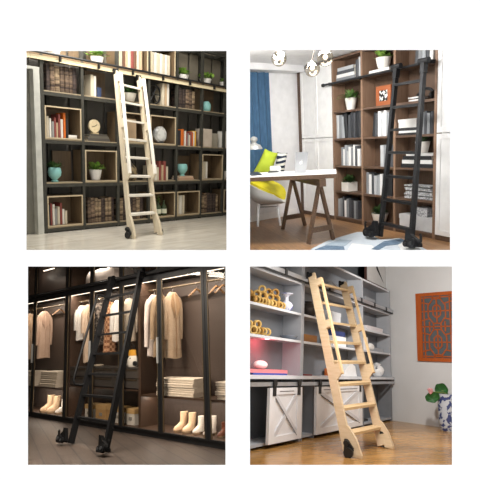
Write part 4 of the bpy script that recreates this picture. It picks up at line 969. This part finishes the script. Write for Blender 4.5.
MB().rings([[(hw * math.cos(a * .3927), hd * math.sin(a * .3927), z) for a in range(16)] for z, hw, hd in ((.17, .117, .052), (.26, .10, .04))]).done('flap', mat('#c8922a', .7), t, smooth=True)
MB().tube([(-.07, 0, .25), (-.06, 0, .32), (0, 0, .35), (.06, 0, .32), (.07, 0, .25)], .01, 8).done('handle', BLACK, t, smooth=True)
x = R.X(98, ZDR, .15); tag(MB().lathe((0, 0, 0), [(.07, 0), (.09, .015), (.085, .03), (.05, .035)], 18).done('hat_box', mat('#a89c8a', .8), loc=(x, .16, ZDR + .001), smooth=True), 'small pale round pouch on drawer top left of the ladder', 'pouch')
# duvet and pillow in the upper cabinet
def soft(x0, x1, y0, y1, z0, h, name, label, cat, m):
    b = MB(); rs = []; n = 20; c = Vector(((x0 + x1) / 2, (y0 + y1) / 2, z0)); a, d = (x1 - x0) / 2, (y1 - y0) / 2
    for k, (f, zz) in enumerate(((.9, 0), (1, .15), (1, .45), (.93, .75), (.8, .92), (.5, 1.0))):
        rs.append([(a * f * math.copysign(abs(math.cos(q * 2 * math.pi / n)) ** .5, math.cos(q * 2 * math.pi / n)), d * f * math.copysign(abs(math.sin(q * 2 * math.pi / n)) ** .5, math.sin(q * 2 * math.pi / n)), h * zz * (1 + .08 * math.sin(q * 1.9 + k))) for q in range(n)])
    return tag(b.rings(rs).done(name, m, loc=c, smooth=True), label, cat)
z = ZBM + .001
soft(R.X(87, z, .15), R.X(116, z, .15), .06, .36, z, .26, 'duvet', 'folded white duvet in the cabinet above the ladder top', 'duvet', mat('#d9cfca', .95, '#e6ded9', 9))
soft(R.X(120, z, .15), R.X(126.5, z, .15), .1, .32, z, .2, 'pillow', 'small white pillow right of the duvet in the top cabinet', 'pillow', mat('#d9cfca', .95, '#e6ded9', 9))
BKM = mat('#0f0f10', .55, spec=.15)
ladder('black steel rolling ladder with curved handrail leaning on the wardrobes', R, R.Z(70.5, 445), R.Z(105, 454), R.Y(111.5, 281, -.17), R.Y(141, 273.5, -.17), BKM, BKM, BKM, [298, 316, 335, 354, 374, 395, 417], .05, .075, .05, .03, 'steel', ws=.62, hand=True)

# ================================================================== STORE ROOM (lower right)
CUR = R = STO
GRY_ = mat('#9a9da3', .5, '#a6a9ae', 4); GRD = mat('#6f7277', .55, '#7a7d82', 4); GRK = mat('#55585c', .6, '#606367', 4); SEDGE = mat('#c9ccd1', .45); DOORW = mat('#d6d6d8', .45); ALU = mat('#b4b6ba', .3, metal=.7); BLK_ = mat('#1c1c1d', .5)
SD = .28; SZ = [.798, 1.245, 1.602, 2.016, 2.47]; SXL, SX1, SX2 = -1.42, 2.33, 3.913
wa = Vector((3.96, .0, 0)); wb_ = R.Z(451, 428.5); wd_ = (wb_ - wa).normalized(); wn = Vector((wd_.y, -wd_.x, 0)); wn = wn if wn.x < 0 else -wn
struct(MB().box(-2.4, 5, -4.2, .5, -.05, 0).done('floor_store_room', tiles('#b98c52', '#a87d46', '#84602f', 1.3, .17, .22, .45, .002, .37, (1.6, 16, 1), 2.2, .35)))
wq = [wa - wd_ * .5, wa + wd_ * 4.5]
struct(MB().prism([wq[0], wq[1], wq[1] - wn * .1, wq[0] - wn * .1], (0, 0, 3.9)).done('wall_right_store_room', mat('#c9cacb', .7, '#cfd0d1', 3)))
struct(MB().box(-2.4, 5, SD + .05, SD + .12, 0, 3.9).done('wall_store_room_back', GRK))
struct(MB().box(-2.4, 5, -2.6, .5, 3.9, 4.0).done('ceiling_store_room', mat('#b5b5b5', .9)))
def shelf_unit(label, xs, x_in):
    t = thing('shelf_unit', label, 'shelves', (0, 0, 0))
    for x in xs: MB().box(x - .022, x + .022, 0, SD, SZ[0] + .001, SZ[4]).done('upright', GRY_, t)
    for a, b in zip(xs, xs[1:]):
        MB().box(a + .022, b - .022, SD - .012, SD, SZ[0] + .001, SZ[4]).done('back_panel', GRD, t)
        for z in SZ[1:]:
            s = MB().box(a + .022, b - .022, .01, SD - .012, z - .03, z).done('shelf_board', GRY_, t)
            MB().box(a + .022, b - .022, -.002, .01, z - .03, z).done('shelf_edge', SEDGE, t)
shelf_unit('grey open shelves with rattan bundles at the left of the store room', [SXL, -.023], 0)
shelf_unit('grey open shelves behind the wooden ladder, up to the wall', [.023, SX1, SX2 - .022], 0)
t = thing('worktop', 'pale grey worktop running under the store room shelves', 'worktop', (1, 0, SZ[0] - .04))
MB().box(SXL - 1, SX2 - 1, -.06, SD, 0, .04).done('board', SEDGE, t, bevel=.004)
t = thing('door_track', 'aluminium sliding door track under the worktop edge', 'rail', (1, -.05, SZ[0] - .1))
MB().box(SXL - 1, SX2 - 1.02, -.012, .0, -.02, .025).done('track_bar', ALU, t)
for k in range(8): MB().box(SXL - .8 + k * .66, SXL - .76 + k * .66, 0, .048, -.012, .016).done('track_bracket', BLK_, t)
# base cabinets
def base(label, a, b, mid, doors):
    t = thing('base_cabinet', label, 'cabinet', ((a + b) / 2, 0, 0)); ox = (a + b) / 2
    for x in [a + .02] + mid + [b - .02]: MB().box(x - .018 - ox, x + .018 - ox, 0, SD - .012, .0, SZ[0] - .042).done('side_panel', GRD, t)
    MB().box(a - ox, b - ox, SD - .012, SD, 0, SZ[0] - .042).done('back_panel', GRK, t)
    MB().box(a + .04 - ox, b - .04 - ox, .01, SD - .012, .03, .06).done('bottom_board', GRY_, t)
    for (p0_, p1_) in doors:
        zt = SZ[0] - .14; zb_ = .05; y0 = -.048
        x0, x1 = R.X(p0_, .5, y0) - ox, R.X(p1_, .5, y0) - ox
        d = MB().box(x0, x1, y0, y0 + .02, zb_, zt).done('door', DOORW, t)
        f = MB(); q = .13; w_ = x1 - x0
        for bx in ((x0, x0 + q, zb_, zt), (x1 - q, x1, zb_, zt), (x0 + q, x1 - q, zb_, zb_ + .075), (x0 + q, x1 - q, zt - .075, zt)): f.box(bx[0], bx[1], y0 - .016, y0, bx[2], bx[3])
        f.done('door_frame', DOORW, d)
        c = MB(); lo, hi = Vector((x0 + q, y0 - .007, zb_ + .075)), Vector((x1 - q, y0 - .007, zt - .075))
        c.beam(lo, hi, .016, .055, (0, 0, 1)); c.beam((lo.x, y0 - .006, hi.z), (hi.x, y0 - .006, lo.z), .016, .055, (0, 0, 1)); c.done('cross_brace', mat('#c2c2c5', .45), d)
        g_ = MB(); g_.beam((lo.x, y0 - .0155, hi.z - .03), (hi.x, y0 - .0155, lo.z - .03), .004, .008); g_.beam((lo.x + .1, y0 - .017, zt - .04), (hi.x - .1, y0 - .017, zt - .04), .004, .008); g_.done('groove', mat('#4a4a4c', .7), d)
        for x in (x0 + .1, x1 - .1):
            h = MB(); h.box(x - .035, x + .035, y0 - .026, y0 - .016, zt - .09, zt + .085); h.cyl((x, y0 - .034, zt + .055), (x, y0 - .0165, zt + .055), .042, n=16); h.done('strap_hanger', BLK_, d)
base('base cabinet with white cross braced sliding door at the left', SXL, -.012, [], [(268.5, 301)])
base('base cabinet with white cross braced door behind the wooden ladder', .012, SX2, [R.X(314, .4, 0), SX1], [(315.5, 361.5)])
# ladder rail with bright segments
t = thing('ladder_rail', 'black and silver ladder rail along the store room shelves', 'rail', (1, -.05, SZ[3] + .045))
MB().box(SXL - 1, SX2 - 1, -.01, .004, -.03, .025).done('rail_bar', ALU, t)
for k in range(8): MB().box(SXL - .9 + k * .68, SXL - .84 + k * .68, -.018, .046, -.04, .035).done('rail_bracket', BLK_, t)
MB().box(SXL - 1, SX2 - 1, -.006, .004, -.048, -.03).done('lower_rail', BLK_, t)
# rattan bundles
RAT = mat('#c9a04e', .6, '#e2c27c', 12); RAT2 = mat('#a87c34', .6, '#c89a50', 12)
def rattan(label, p0_, p1_, k, n, hmax, seed):
    rd = random.Random(seed); z = SZ[k] + .001; x0, x1 = R.X(p0_, z, .1), R.X(p1_, z, .1); t = thing('rattan_bundle', label, 'rattan rings', ((x0 + x1) / 2, .13, z)); r = .047; L = x1 - x0
    r = .052; sp = .098; nc = max(2, int(L / .078)); vdr = Vector((R.O.x - t.location.x, R.O.y - t.location.y, 0)).normalized(); base = math.atan2(vdr.x, -vdr.y)
    for row in range(4):
        for c in range(nc - row):
            x = -L / 2 + .05 + c * (L - .1) / (nc - 1) + row * .04; z_ = r + row * r * 1.45
            if z_ + r > hmax * (1 - .45 * abs(math.sin(c * .9 + seed * 1.3))) + r * .5 and row: continue
            for y in ((-.06, .05) if row == 0 else (-.04 + .06 * ((c + row) % 2),)):
                a = base + rd.uniform(-.5, .5); s = rd.uniform(.85, 1.0); R1 = r * .8 * s; b = MB(); ax = Vector((-math.sin(a), math.cos(a), 0)); u = Vector((math.cos(a), math.sin(a), 0))
                for q in (-.022, 0, .022):
                    b.tube([Vector((x, y + .02, z_)) + ax * q + u * (R1 * math.cos(i * .449)) + Vector((0, 0, R1 * math.sin(i * .449))) for i in range(14)], .0115, 6, True)
                b.done('ring', RAT if rd.random() < .7 else RAT2, t, smooth=True)
rattan('pile of yellow rattan rings left of the blue vase, upper shelf', 249.5, 283, 2, 34, .30, 1)
rattan('pile of yellow rattan rings on the shelf below the vase', 249.5, 268, 1, 20, .2, 2)
# vase
def porcelain(scale=9, thr=.5, blue='#3b3f86', white='#dfe2ec'):
    m = mat(white, .2); m = m.copy(); nt = m.node_tree; b = nt.nodes['Principled BSDF']; tc = nt.nodes.new('ShaderNodeTexCoord'); n = nt.nodes.new('ShaderNodeTexNoise'); n.inputs['Scale'].default_value = scale; n.inputs['Detail'].default_value = 3
    rp = nt.nodes.new('ShaderNodeValToRGB'); e = rp.color_ramp.elements; e[0].color = lin(white); e[0].position = thr; e[1].color = lin(blue); e[1].position = thr + .05
    nt.links.new(tc.outputs['Object'], n.inputs[0]); nt.links.new(n.outputs[0], rp.inputs[0]); nt.links.new(rp.outputs[0], b.inputs['Base Color']); return m
vs = 1.0; z = SZ[2] + .001; x = R.X(287.5, z, .1); H = R.H(x, .1, 293.5) - z
vase('blue and white porcelain vase with wide flared rim', (x, .12, z), [(.05, 0), (.055, H * .04), (.085, H * .22), (.09, H * .36), (.07, H * .48), (.028, H * .6), (.025, H * .8), (.05, H * .92), (.088, H * .97), (.088, H), (.07, H * .98)], porcelain(7, .54, '#6a6dae', '#dcdfee'))
def sbox(name, label, cat, p0_, p1_, k, pyt, m, z=None, y=.04, d=.18, lid=False, bevel=.004):
    z = (SZ[k] if z is None else z) + .001; x0, x1 = R.X(p0_, z, y), R.X(p1_, z, y); H = R.H((x0 + x1) / 2, y, pyt) - z; xm = (x0 + x1) / 2; a = (x1 - x0) / 2
    if lid:
        t = thing(name, label, cat, (xm, y, z)); MB().box(-a + .005, a - .005, .004, d - .004, 0, H * .66).done('body', m, t); MB().box(-a, a, 0, d, H * .64, H).done('lid', m, t, bevel=.003)
    else: tag(MB().box(-a, a, 0, d, 0, H).done(name, m, loc=(xm, y, z), bevel=min(bevel, H * .3)), label, cat)
    return z + H
SW = mat('#e4e3e2', .5); SNV = mat('#26366a', .5)
sbox('book', 'dark red book lying right of the lower rattan pile', 'book', 270, 283, 1, 337.5, mat('#8e2f33', .5))
t = thing('glass_dish', 'low grey glass dish on the shelf right of the red book', 'dish', (R.X(288.5, SZ[1], .12), .12, SZ[1] + .001))
MB().lathe((0, 0, 0), [(.05, 0), (.09, .015), (.12, .05), (.112, .052), (.085, .022), (.02, .01)], 22).done('bowl', mat('#8f98a5', .15, spec=.6), t, smooth=True)
zz = sbox('box', 'long flat blue box lying on the left worktop', 'box', 253, 287, 0, 373.2, mat('#3d55a8', .5))
zz = sbox('box', 'long flat white box tinted with red glow, on the blue box', 'box', 250, 287.5, 0, 369.6, mat('#d9858a', .5), z=zz)  # red light of the compartment is put into the box colour
x = R.X(261, zz, .12); tag(MB().ball((0, 0, .05), .1, 18, (1.25, .7, .5)).done('bowl', mat('#efe6e6', .5), loc=(x, .13, zz + .001), smooth=True), 'white rounded bundle resting on the glow tinted box', 'bundle')
sbox('box', 'amber brown wooden box behind the left ladder rail', 'box', 304, 317, 1, 335, wood('#7a4f22', '#9a6a32', 0), y=.05)
sbox('book', 'dark red book lying at the left end of the middle worktop', 'book', 304, 312, 0, 374.3, mat('#7d2b2a', .5))
t = thing('vase', 'dark round pot in shade behind the ladder top', 'pot', (R.X(309, SZ[2], .12), .13, SZ[2] + .001)); MB().lathe((0, 0, 0), [(.07, 0), (.11, .05), (.12, .12), (.08, .18), (.05, .2), (.06, .22)], 18).done('body', mat('#2f2a26', .4), t, smooth=True)
sbox('box', 'grey white carton seen between upper ladder treads', 'box', 329, 341, 2, 312, mat('#c3c5c8', .5), lid=True)
zz = sbox('box', 'white box low between the middle treads, under navy box', 'box', 333, 346, 1, 336.5, SW)
sbox('box', 'navy blue box on a white box between the treads', 'box', 333.5, 345, 1, 331.5, SNV, z=zz)
x = R.X(348, SZ[0], .1); b = MB(); b.prism([(-.3, 0, 0), (.3, 0, 0), (.22, 0, .16), (.02, 0, .22), (-.18, 0, .1)], (0, .15, 0)); tag(b.done('cloth', SW, loc=(x, .06, SZ[0] + .001), bevel=.01), 'crumpled white cloth on the worktop behind the ladder', 'cloth')
sbox('box', 'small orange box behind the ladder on the worktop', 'box', 335.5, 341, 0, 369, mat('#b5602a', .5))
t = thing('ornament', 'white clear ornament behind the top ladder treads', 'ornament', (R.X(331, SZ[3], .1), .12, SZ[3] + .001)); MB().lathe((0, 0, 0), [(.08, 0), (.1, .04), (.14, .1), (.1, .16), (.05, .2), (.02, .22)], 16).done('body', mat('#b9bcc0', .3), t, smooth=True)
sbox('box', 'grey box on the high right shelf behind the rail', 'box', 365, 375, 3, 298, mat('#8c8f94', .5))
sbox('box', 'white box with pink mark on the right shelf', 'box', 367, 383, 2, 327.2, mat('#d9d4d6', .5), lid=True)
sbox('box', 'tall white carton at left of the lower right shelf', 'box', 363.5, 368, 1, 337, SW)
zz = sbox('box', 'flat grey box on lower right shelf', 'box', 371, 383, 1, 348, mat('#a8abb0', .5), y=.12, d=.14)
x = R.X(371, SZ[1], .05); tag(MB().ball((0, 0, .07), .13, 16, (1.2, .4, .5)).done('bag', mat('#dedcd9', .7), loc=(x, .06, SZ[1] + .001), smooth=True), 'white soft bag in front of the flat grey box', 'bag')
t = thing('jar', 'white porcelain jar with dark pattern on the right worktop', 'jar', (R.X(377.5, SZ[0], .1), .11, SZ[0] + .001)); z = SZ[0]; H = R.H(R.X(377.5, z, .1), .1, 362.5) - z
MB().lathe((0, 0, 0), [(.07, 0), (.085, .01), (.13, H * .3), (.135, H * .5), (.1, H * .72), (.06, H * .8), (.06, H * .84)], 22).done('body', porcelain(9, .58, '#565a66', '#e4e4e4'), t, smooth=True)
MB().lathe((0, 0, H * .84), [(.075, 0), (.075, H * .04), (.04, H * .1), (.02, H * .16)], 18).done('lid', mat('#e2e2e2', .25), t, smooth=True)
sbox('box', 'small black box on the floor level right of white door', 'box', 364.5, 368, 0, 419, BLK_, z=.06, y=.08, d=.1)
# framed ink picture on top of the shelves
z = SZ[4] + .001; x0, x1 = R.X(364, z, .12), R.X(388.5, z, .12); t = thing('framed_picture', 'dark framed ink brush picture standing on top of the right shelves', 'picture', ((x0 + x1) / 2, .08, z)); a = (x1 - x0) / 2; hh = .7; q = .06
f = MB()
for bx in ((-a, -a + q, 0, hh), (a - q, a, 0, hh), (-a + q, a - q, 0, q), (-a + q, a - q, hh - q, hh)): f.box(bx[0], bx[1], 0, .03, bx[2], bx[3])
f.done('frame', wood('#3a2420', '#4f322b', 0), t); MB().box(-a + q, a - q, .014, .022, q, hh - q).done('picture', mat('#c4c4c3', .6), t)
s = MB(); s.prism([(-a * .3, .013, hh * .75), (-a * .1, .013, hh * .5), (a * .45, .013, hh * .22), (-a * .05, .013, hh * .6), (-a * .25, .013, hh * .8)], (0, -.002, 0)); s.done('brush_stroke', mat('#1d1d1e', .8), t)
# carved wooden window panel on the right wall
def wp(px, py): return R.plane(px, py, wa, wn)
A = wp(416.3, 294); B_ = wp(451.5, 290); Bt = wp(416.8, 361)
zt, zbt = A.z, Bt.z; s0 = (A - wa).dot(wd_); s1 = s0 + ((B_ - wa).dot(wd_) - s0) * 1.16; s_end = (B_ - wa).dot(wd_)
org = wa + wd_ * s0; org.z = zbt; t = thing('carved_panel', 'orange carved wooden lattice panel hanging on the store room wall', 'wall panel', org)
def W3(u, v, o): return wd_ * (u * (s1 - s0)) + Vector((0, 0, v * (zt - zbt))) + wn * o
OW = wood('#9c4817', '#b65d28', 2, .35); PWd, PH = s1 - s0, zt - zbt
def bar(b, u0, v0, u1, v1, th, o0=.012, dd=.016):
    b.beam(W3(u0, v0, o0), W3(u1, v1, o0), th, dd, wn)
fr_u, fr_v = .13, .05
f = MB()
for (u0, u1, v0, v1) in ((0, fr_u, 0, 1), (1 - fr_u * 1.0, 1, 0, 1), (fr_u, 1 - fr_u, 0, fr_v), (fr_u, 1 - fr_u, 1 - fr_v, 1)): f.hexa([W3(u0, v0, .002), W3(u1, v0, .002), W3(u1, v0, .035), W3(u0, v0, .035), W3(u0, v1, .002), W3(u1, v1, .002), W3(u1, v1, .035), W3(u0, v1, .035)])
f.done('frame', OW, t)
f = MB(); f.hexa([W3(fr_u, fr_v, .002), W3(1 - fr_u, fr_v, .002), W3(1 - fr_u, fr_v, .006), W3(fr_u, fr_v, .006), W3(fr_u, 1 - fr_v, .002), W3(1 - fr_u, 1 - fr_v, .002), W3(1 - fr_u, 1 - fr_v, .006), W3(fr_u, 1 - fr_v, .006)]); f.done('backing', mat('#4f575b', .7), t)
lt = MB(); iu, iv = 1 - 2 * fr_u, 1 - 2 * fr_v; T = .022
def LU(u): return fr_u + u * iu
def LV(v): return fr_v + v * iv
def lb_(u0, v0, u1, v1): bar(lt, LU(u0), LV(v0), LU(u1), LV(v1), T)
for u in (.08, .92): lb_(u, 0, u, 1)
for v in (.025, .975): lb_(0, v, 1, v)
for cv in (.25, .75):
    h = .2
    O8 = [(.22, cv - h * .45), (.38, cv - h), (.62, cv - h), (.78, cv - h * .45), (.78, cv + h * .45), (.62, cv + h), (.38, cv + h), (.22, cv + h * .45)]
    for p, q in zip(O8, O8[1:] + O8[:1]): lb_(*p, *q)
    I8 = [(.38, cv - .06), (.46, cv - .1), (.54, cv - .1), (.62, cv - .06), (.62, cv + .06), (.54, cv + .1), (.46, cv + .1), (.38, cv + .06)]
    for p, q in zip(I8, I8[1:] + I8[:1]): lb_(*p, *q)
    lb_(.5, cv - h, .5, cv + h); lb_(.22, cv, .78, cv); lb_(0, cv, .22, cv); lb_(.78, cv, 1, cv)
    for s_ in (-1, 1): lb_(.38, cv + s_ * h, .38, cv + s_ * .25); lb_(.62, cv + s_ * h, .62, cv + s_ * .25); lb_(0, cv + s_ * .15, .25, cv + s_ * .12); lb_(1, cv + s_ * .15, .75, cv + s_ * .12)
lb_(0, .5, 1, .5); lb_(.25, .42, .25, .58); lb_(.75, .42, .75, .58)
lt.done('lattice', OW, t)
# lotus in a porcelain floor vase
vp = R.Z(449.5, 431); zv = R.H(vp.x, vp.y, 394); rr = 8.6 * (vp - R.O).length / FPX
t = thing('floor_vase', 'tall blue and white porcelain vase with lotus at the right edge', 'vase', vp); H = zv
MB().lathe((0, 0, 0), [(rr * .82, 0), (rr * .9, .02), (rr, H * .3), (rr * 1.02, H * .7), (rr * .97, H * .95), (rr, H), (rr * .9, H), (rr * .88, H * .9)], 28).done('body', porcelain(13, .5, '#3a4470', '#b3b9c2'), t, smooth=True)
t = thing('lotus_flower', 'pink lotus bud with two dark green leaves in porcelain vase', 'flower', vp + Vector((0, 0, .001)))
vd = R.O - vp; vd.z = 0; vd.normalize()
def fp(px, py, o=0): return R.plane(px, py, vp + vd * o, vd) - vp
GLf = mat('#1f4a22', .5, '#2f6430', 9)
def lotus_leaf(c, rx, rz_, tilt, nm):
    b = MB(); sd = vd.cross(Vector((0, 0, 1))).normalized(); up = (Vector((0, 0, 1)) * math.cos(tilt) + sd * math.sin(tilt)); sx = up.cross(vd).normalized(); rs = []
    nrm = (vd * .8 + Vector((0, 0, .6))).normalized(); 
    for k, (f, o) in enumerate(((.02, -.03), (.5, -.012), (.85, .004), (1, .03))):
        rs.append([c + sx * (rx * f * math.cos(a * .2618)) + up * (rz_ * f * math.sin(a * .2618) * (1 if math.sin(a * .2618) > 0 else 1.12)) + nrm * (o + .012 * math.sin(a * .2618 * 5) * f) for a in range(24)])
    rs2 = [[p - nrm * .004 for p in r] for r in rs[::-1]]
    b.rings(rs + rs2, caps=True); return b.done(nm, GLf, t, smooth=True)
ps_ = (vp - R.O).length / FPX
lotus_leaf(fp(441.5, 390.5, .02), 5.6 * ps_, 5.2 * ps_, -.4, 'leaf'); lotus_leaf(fp(432.5, 398, .1), 6.2 * ps_, 4.3 * ps_, .35, 'leaf')
bud = MB(); bc = fp(430.5, 392.0, .12)
for k in range(9):
    a = k * 2.4; q = Vector((math.cos(a) * .6, math.sin(a) * .6, .75)) if k > 2 else Vector((math.cos(a) * .3, math.sin(a) * .3, 1))
    bud.leaf(bc - Vector((0, 0, .03)), q + Vector((-.25, 0, 0)), .085, .055, -.25, 5)
bud.ball(bc, .03, 10, (1, 1, 1.3)); bud.done('bud', mat('#d98a94', .6, '#eebfc2', 16), t, smooth=True)
for tgt, r_ in ((fp(441.5, 390.5, .0), .008), (fp(433.5, 397, .08), .008), (bc, .009)):
    MB().tube([Vector((0, 0, H * .8)), Vector((0, 0, H * 1.02)) + tgt * .12 * Vector((1, 1, 0)).length * 0, Vector((tgt.x * .5, tgt.y * .5, (H * 1.03 + tgt.z) / 2)), tgt], r_, 8).done('stem', mat('#6a7a3a', .6), t)
PINE = mat('#bca583', .5, '#cbb698', 7, (1, 1, 6)); PINE2 = mat('#c4a87c', .5, '#d4ba92', 7, (6, 1, 1))
ladder('pale pine rolling ladder with wide treads leaning on the grey shelves', R, R.Z(349.5, 457), R.Z(382.5, 447.5), R.Y(313, 280, -.17), R.Y(344.5, 288, -.17), PINE, PINE2, BLACK, [282.5, 302, 321.5, 341.5, 362, 384.5, 408.5, 434], .042, .10, .11, .03, 'tread', .09, .95, hk=-.075)
light(R, 'POINT', (-.75, .1, 1.195), (0, 0, 0), 5, (1, .12, .14), .03, name='red_shelf_lamp')
light(R, 'SPOT', at_depth(STO, 436, 263, 6.7), wa + wd_ * .75 + Vector((0, 0, .6)), 230, NEUT, .05, spot=2.2, name='wall_spot')

# ------------------------------------------------------------------ put the rooms in their places and trim them at the dividers
def finish():
    bpy.context.view_layer.update()
    for room, left, top in ((LIB, True, True), (OFF, False, True), (CLK, True, False), (STO, False, False)):
        ax = ((236 if left else 240) - 240) / FPX; az = -((256.5 if top else 259.5) - 240) / FPX
        planes = [(Vector((0, DW + .05, 0)), Vector((0, 1, 0))),
                  (Vector((0, 0, 0)), (Vector((-1, ax, 0)) if left else Vector((1, -ax, 0))).normalized()),
                  (Vector((0, 0, 0)), (Vector((0, -az, 1)) if top else Vector((0, az, -1))).normalized())]
        dead = []
        for o in room.objs:
            o.matrix_world = room.M @ o.matrix_basis
        bpy.context.view_layer.update()
        for root in room.objs:
            for o in [root] + list(root.children_recursive):
                if o.type != 'MESH' or not o.data.vertices: continue
                mw = o.matrix_world
                for co, no in planes:
                    ds = [(mw @ v.co - co).dot(no) for v in o.data.vertices]
                    if min(ds) > -1e-5: continue
                    if max(ds) <= 1e-4: dead.append(o); break
                    if o.data.users > 1: o.data = o.data.copy()
                    b = bmesh.new(); b.from_mesh(o.data); iv = mw.inverted()
                    r = bmesh.ops.bisect_plane(b, geom=b.verts[:] + b.edges[:] + b.faces[:], plane_co=iv @ co, plane_no=(mw.to_3x3().transposed() @ no).normalized(), clear_inner=True)
                    es = [e for e in r['geom_cut'] if isinstance(e, bmesh.types.BMEdge) and e.is_valid]
                    if es:
                        try: bmesh.ops.edgeloop_fill(b, edges=es)
                        except Exception: pass
                    b.to_mesh(o.data); b.free()
        for o in set(dead): bpy.data.objects.remove(o)
        for root in [x for x in list(bpy.data.objects) if x.type == 'EMPTY' and not x.children and x.parent is None]:
            bpy.data.objects.remove(root)
finish()
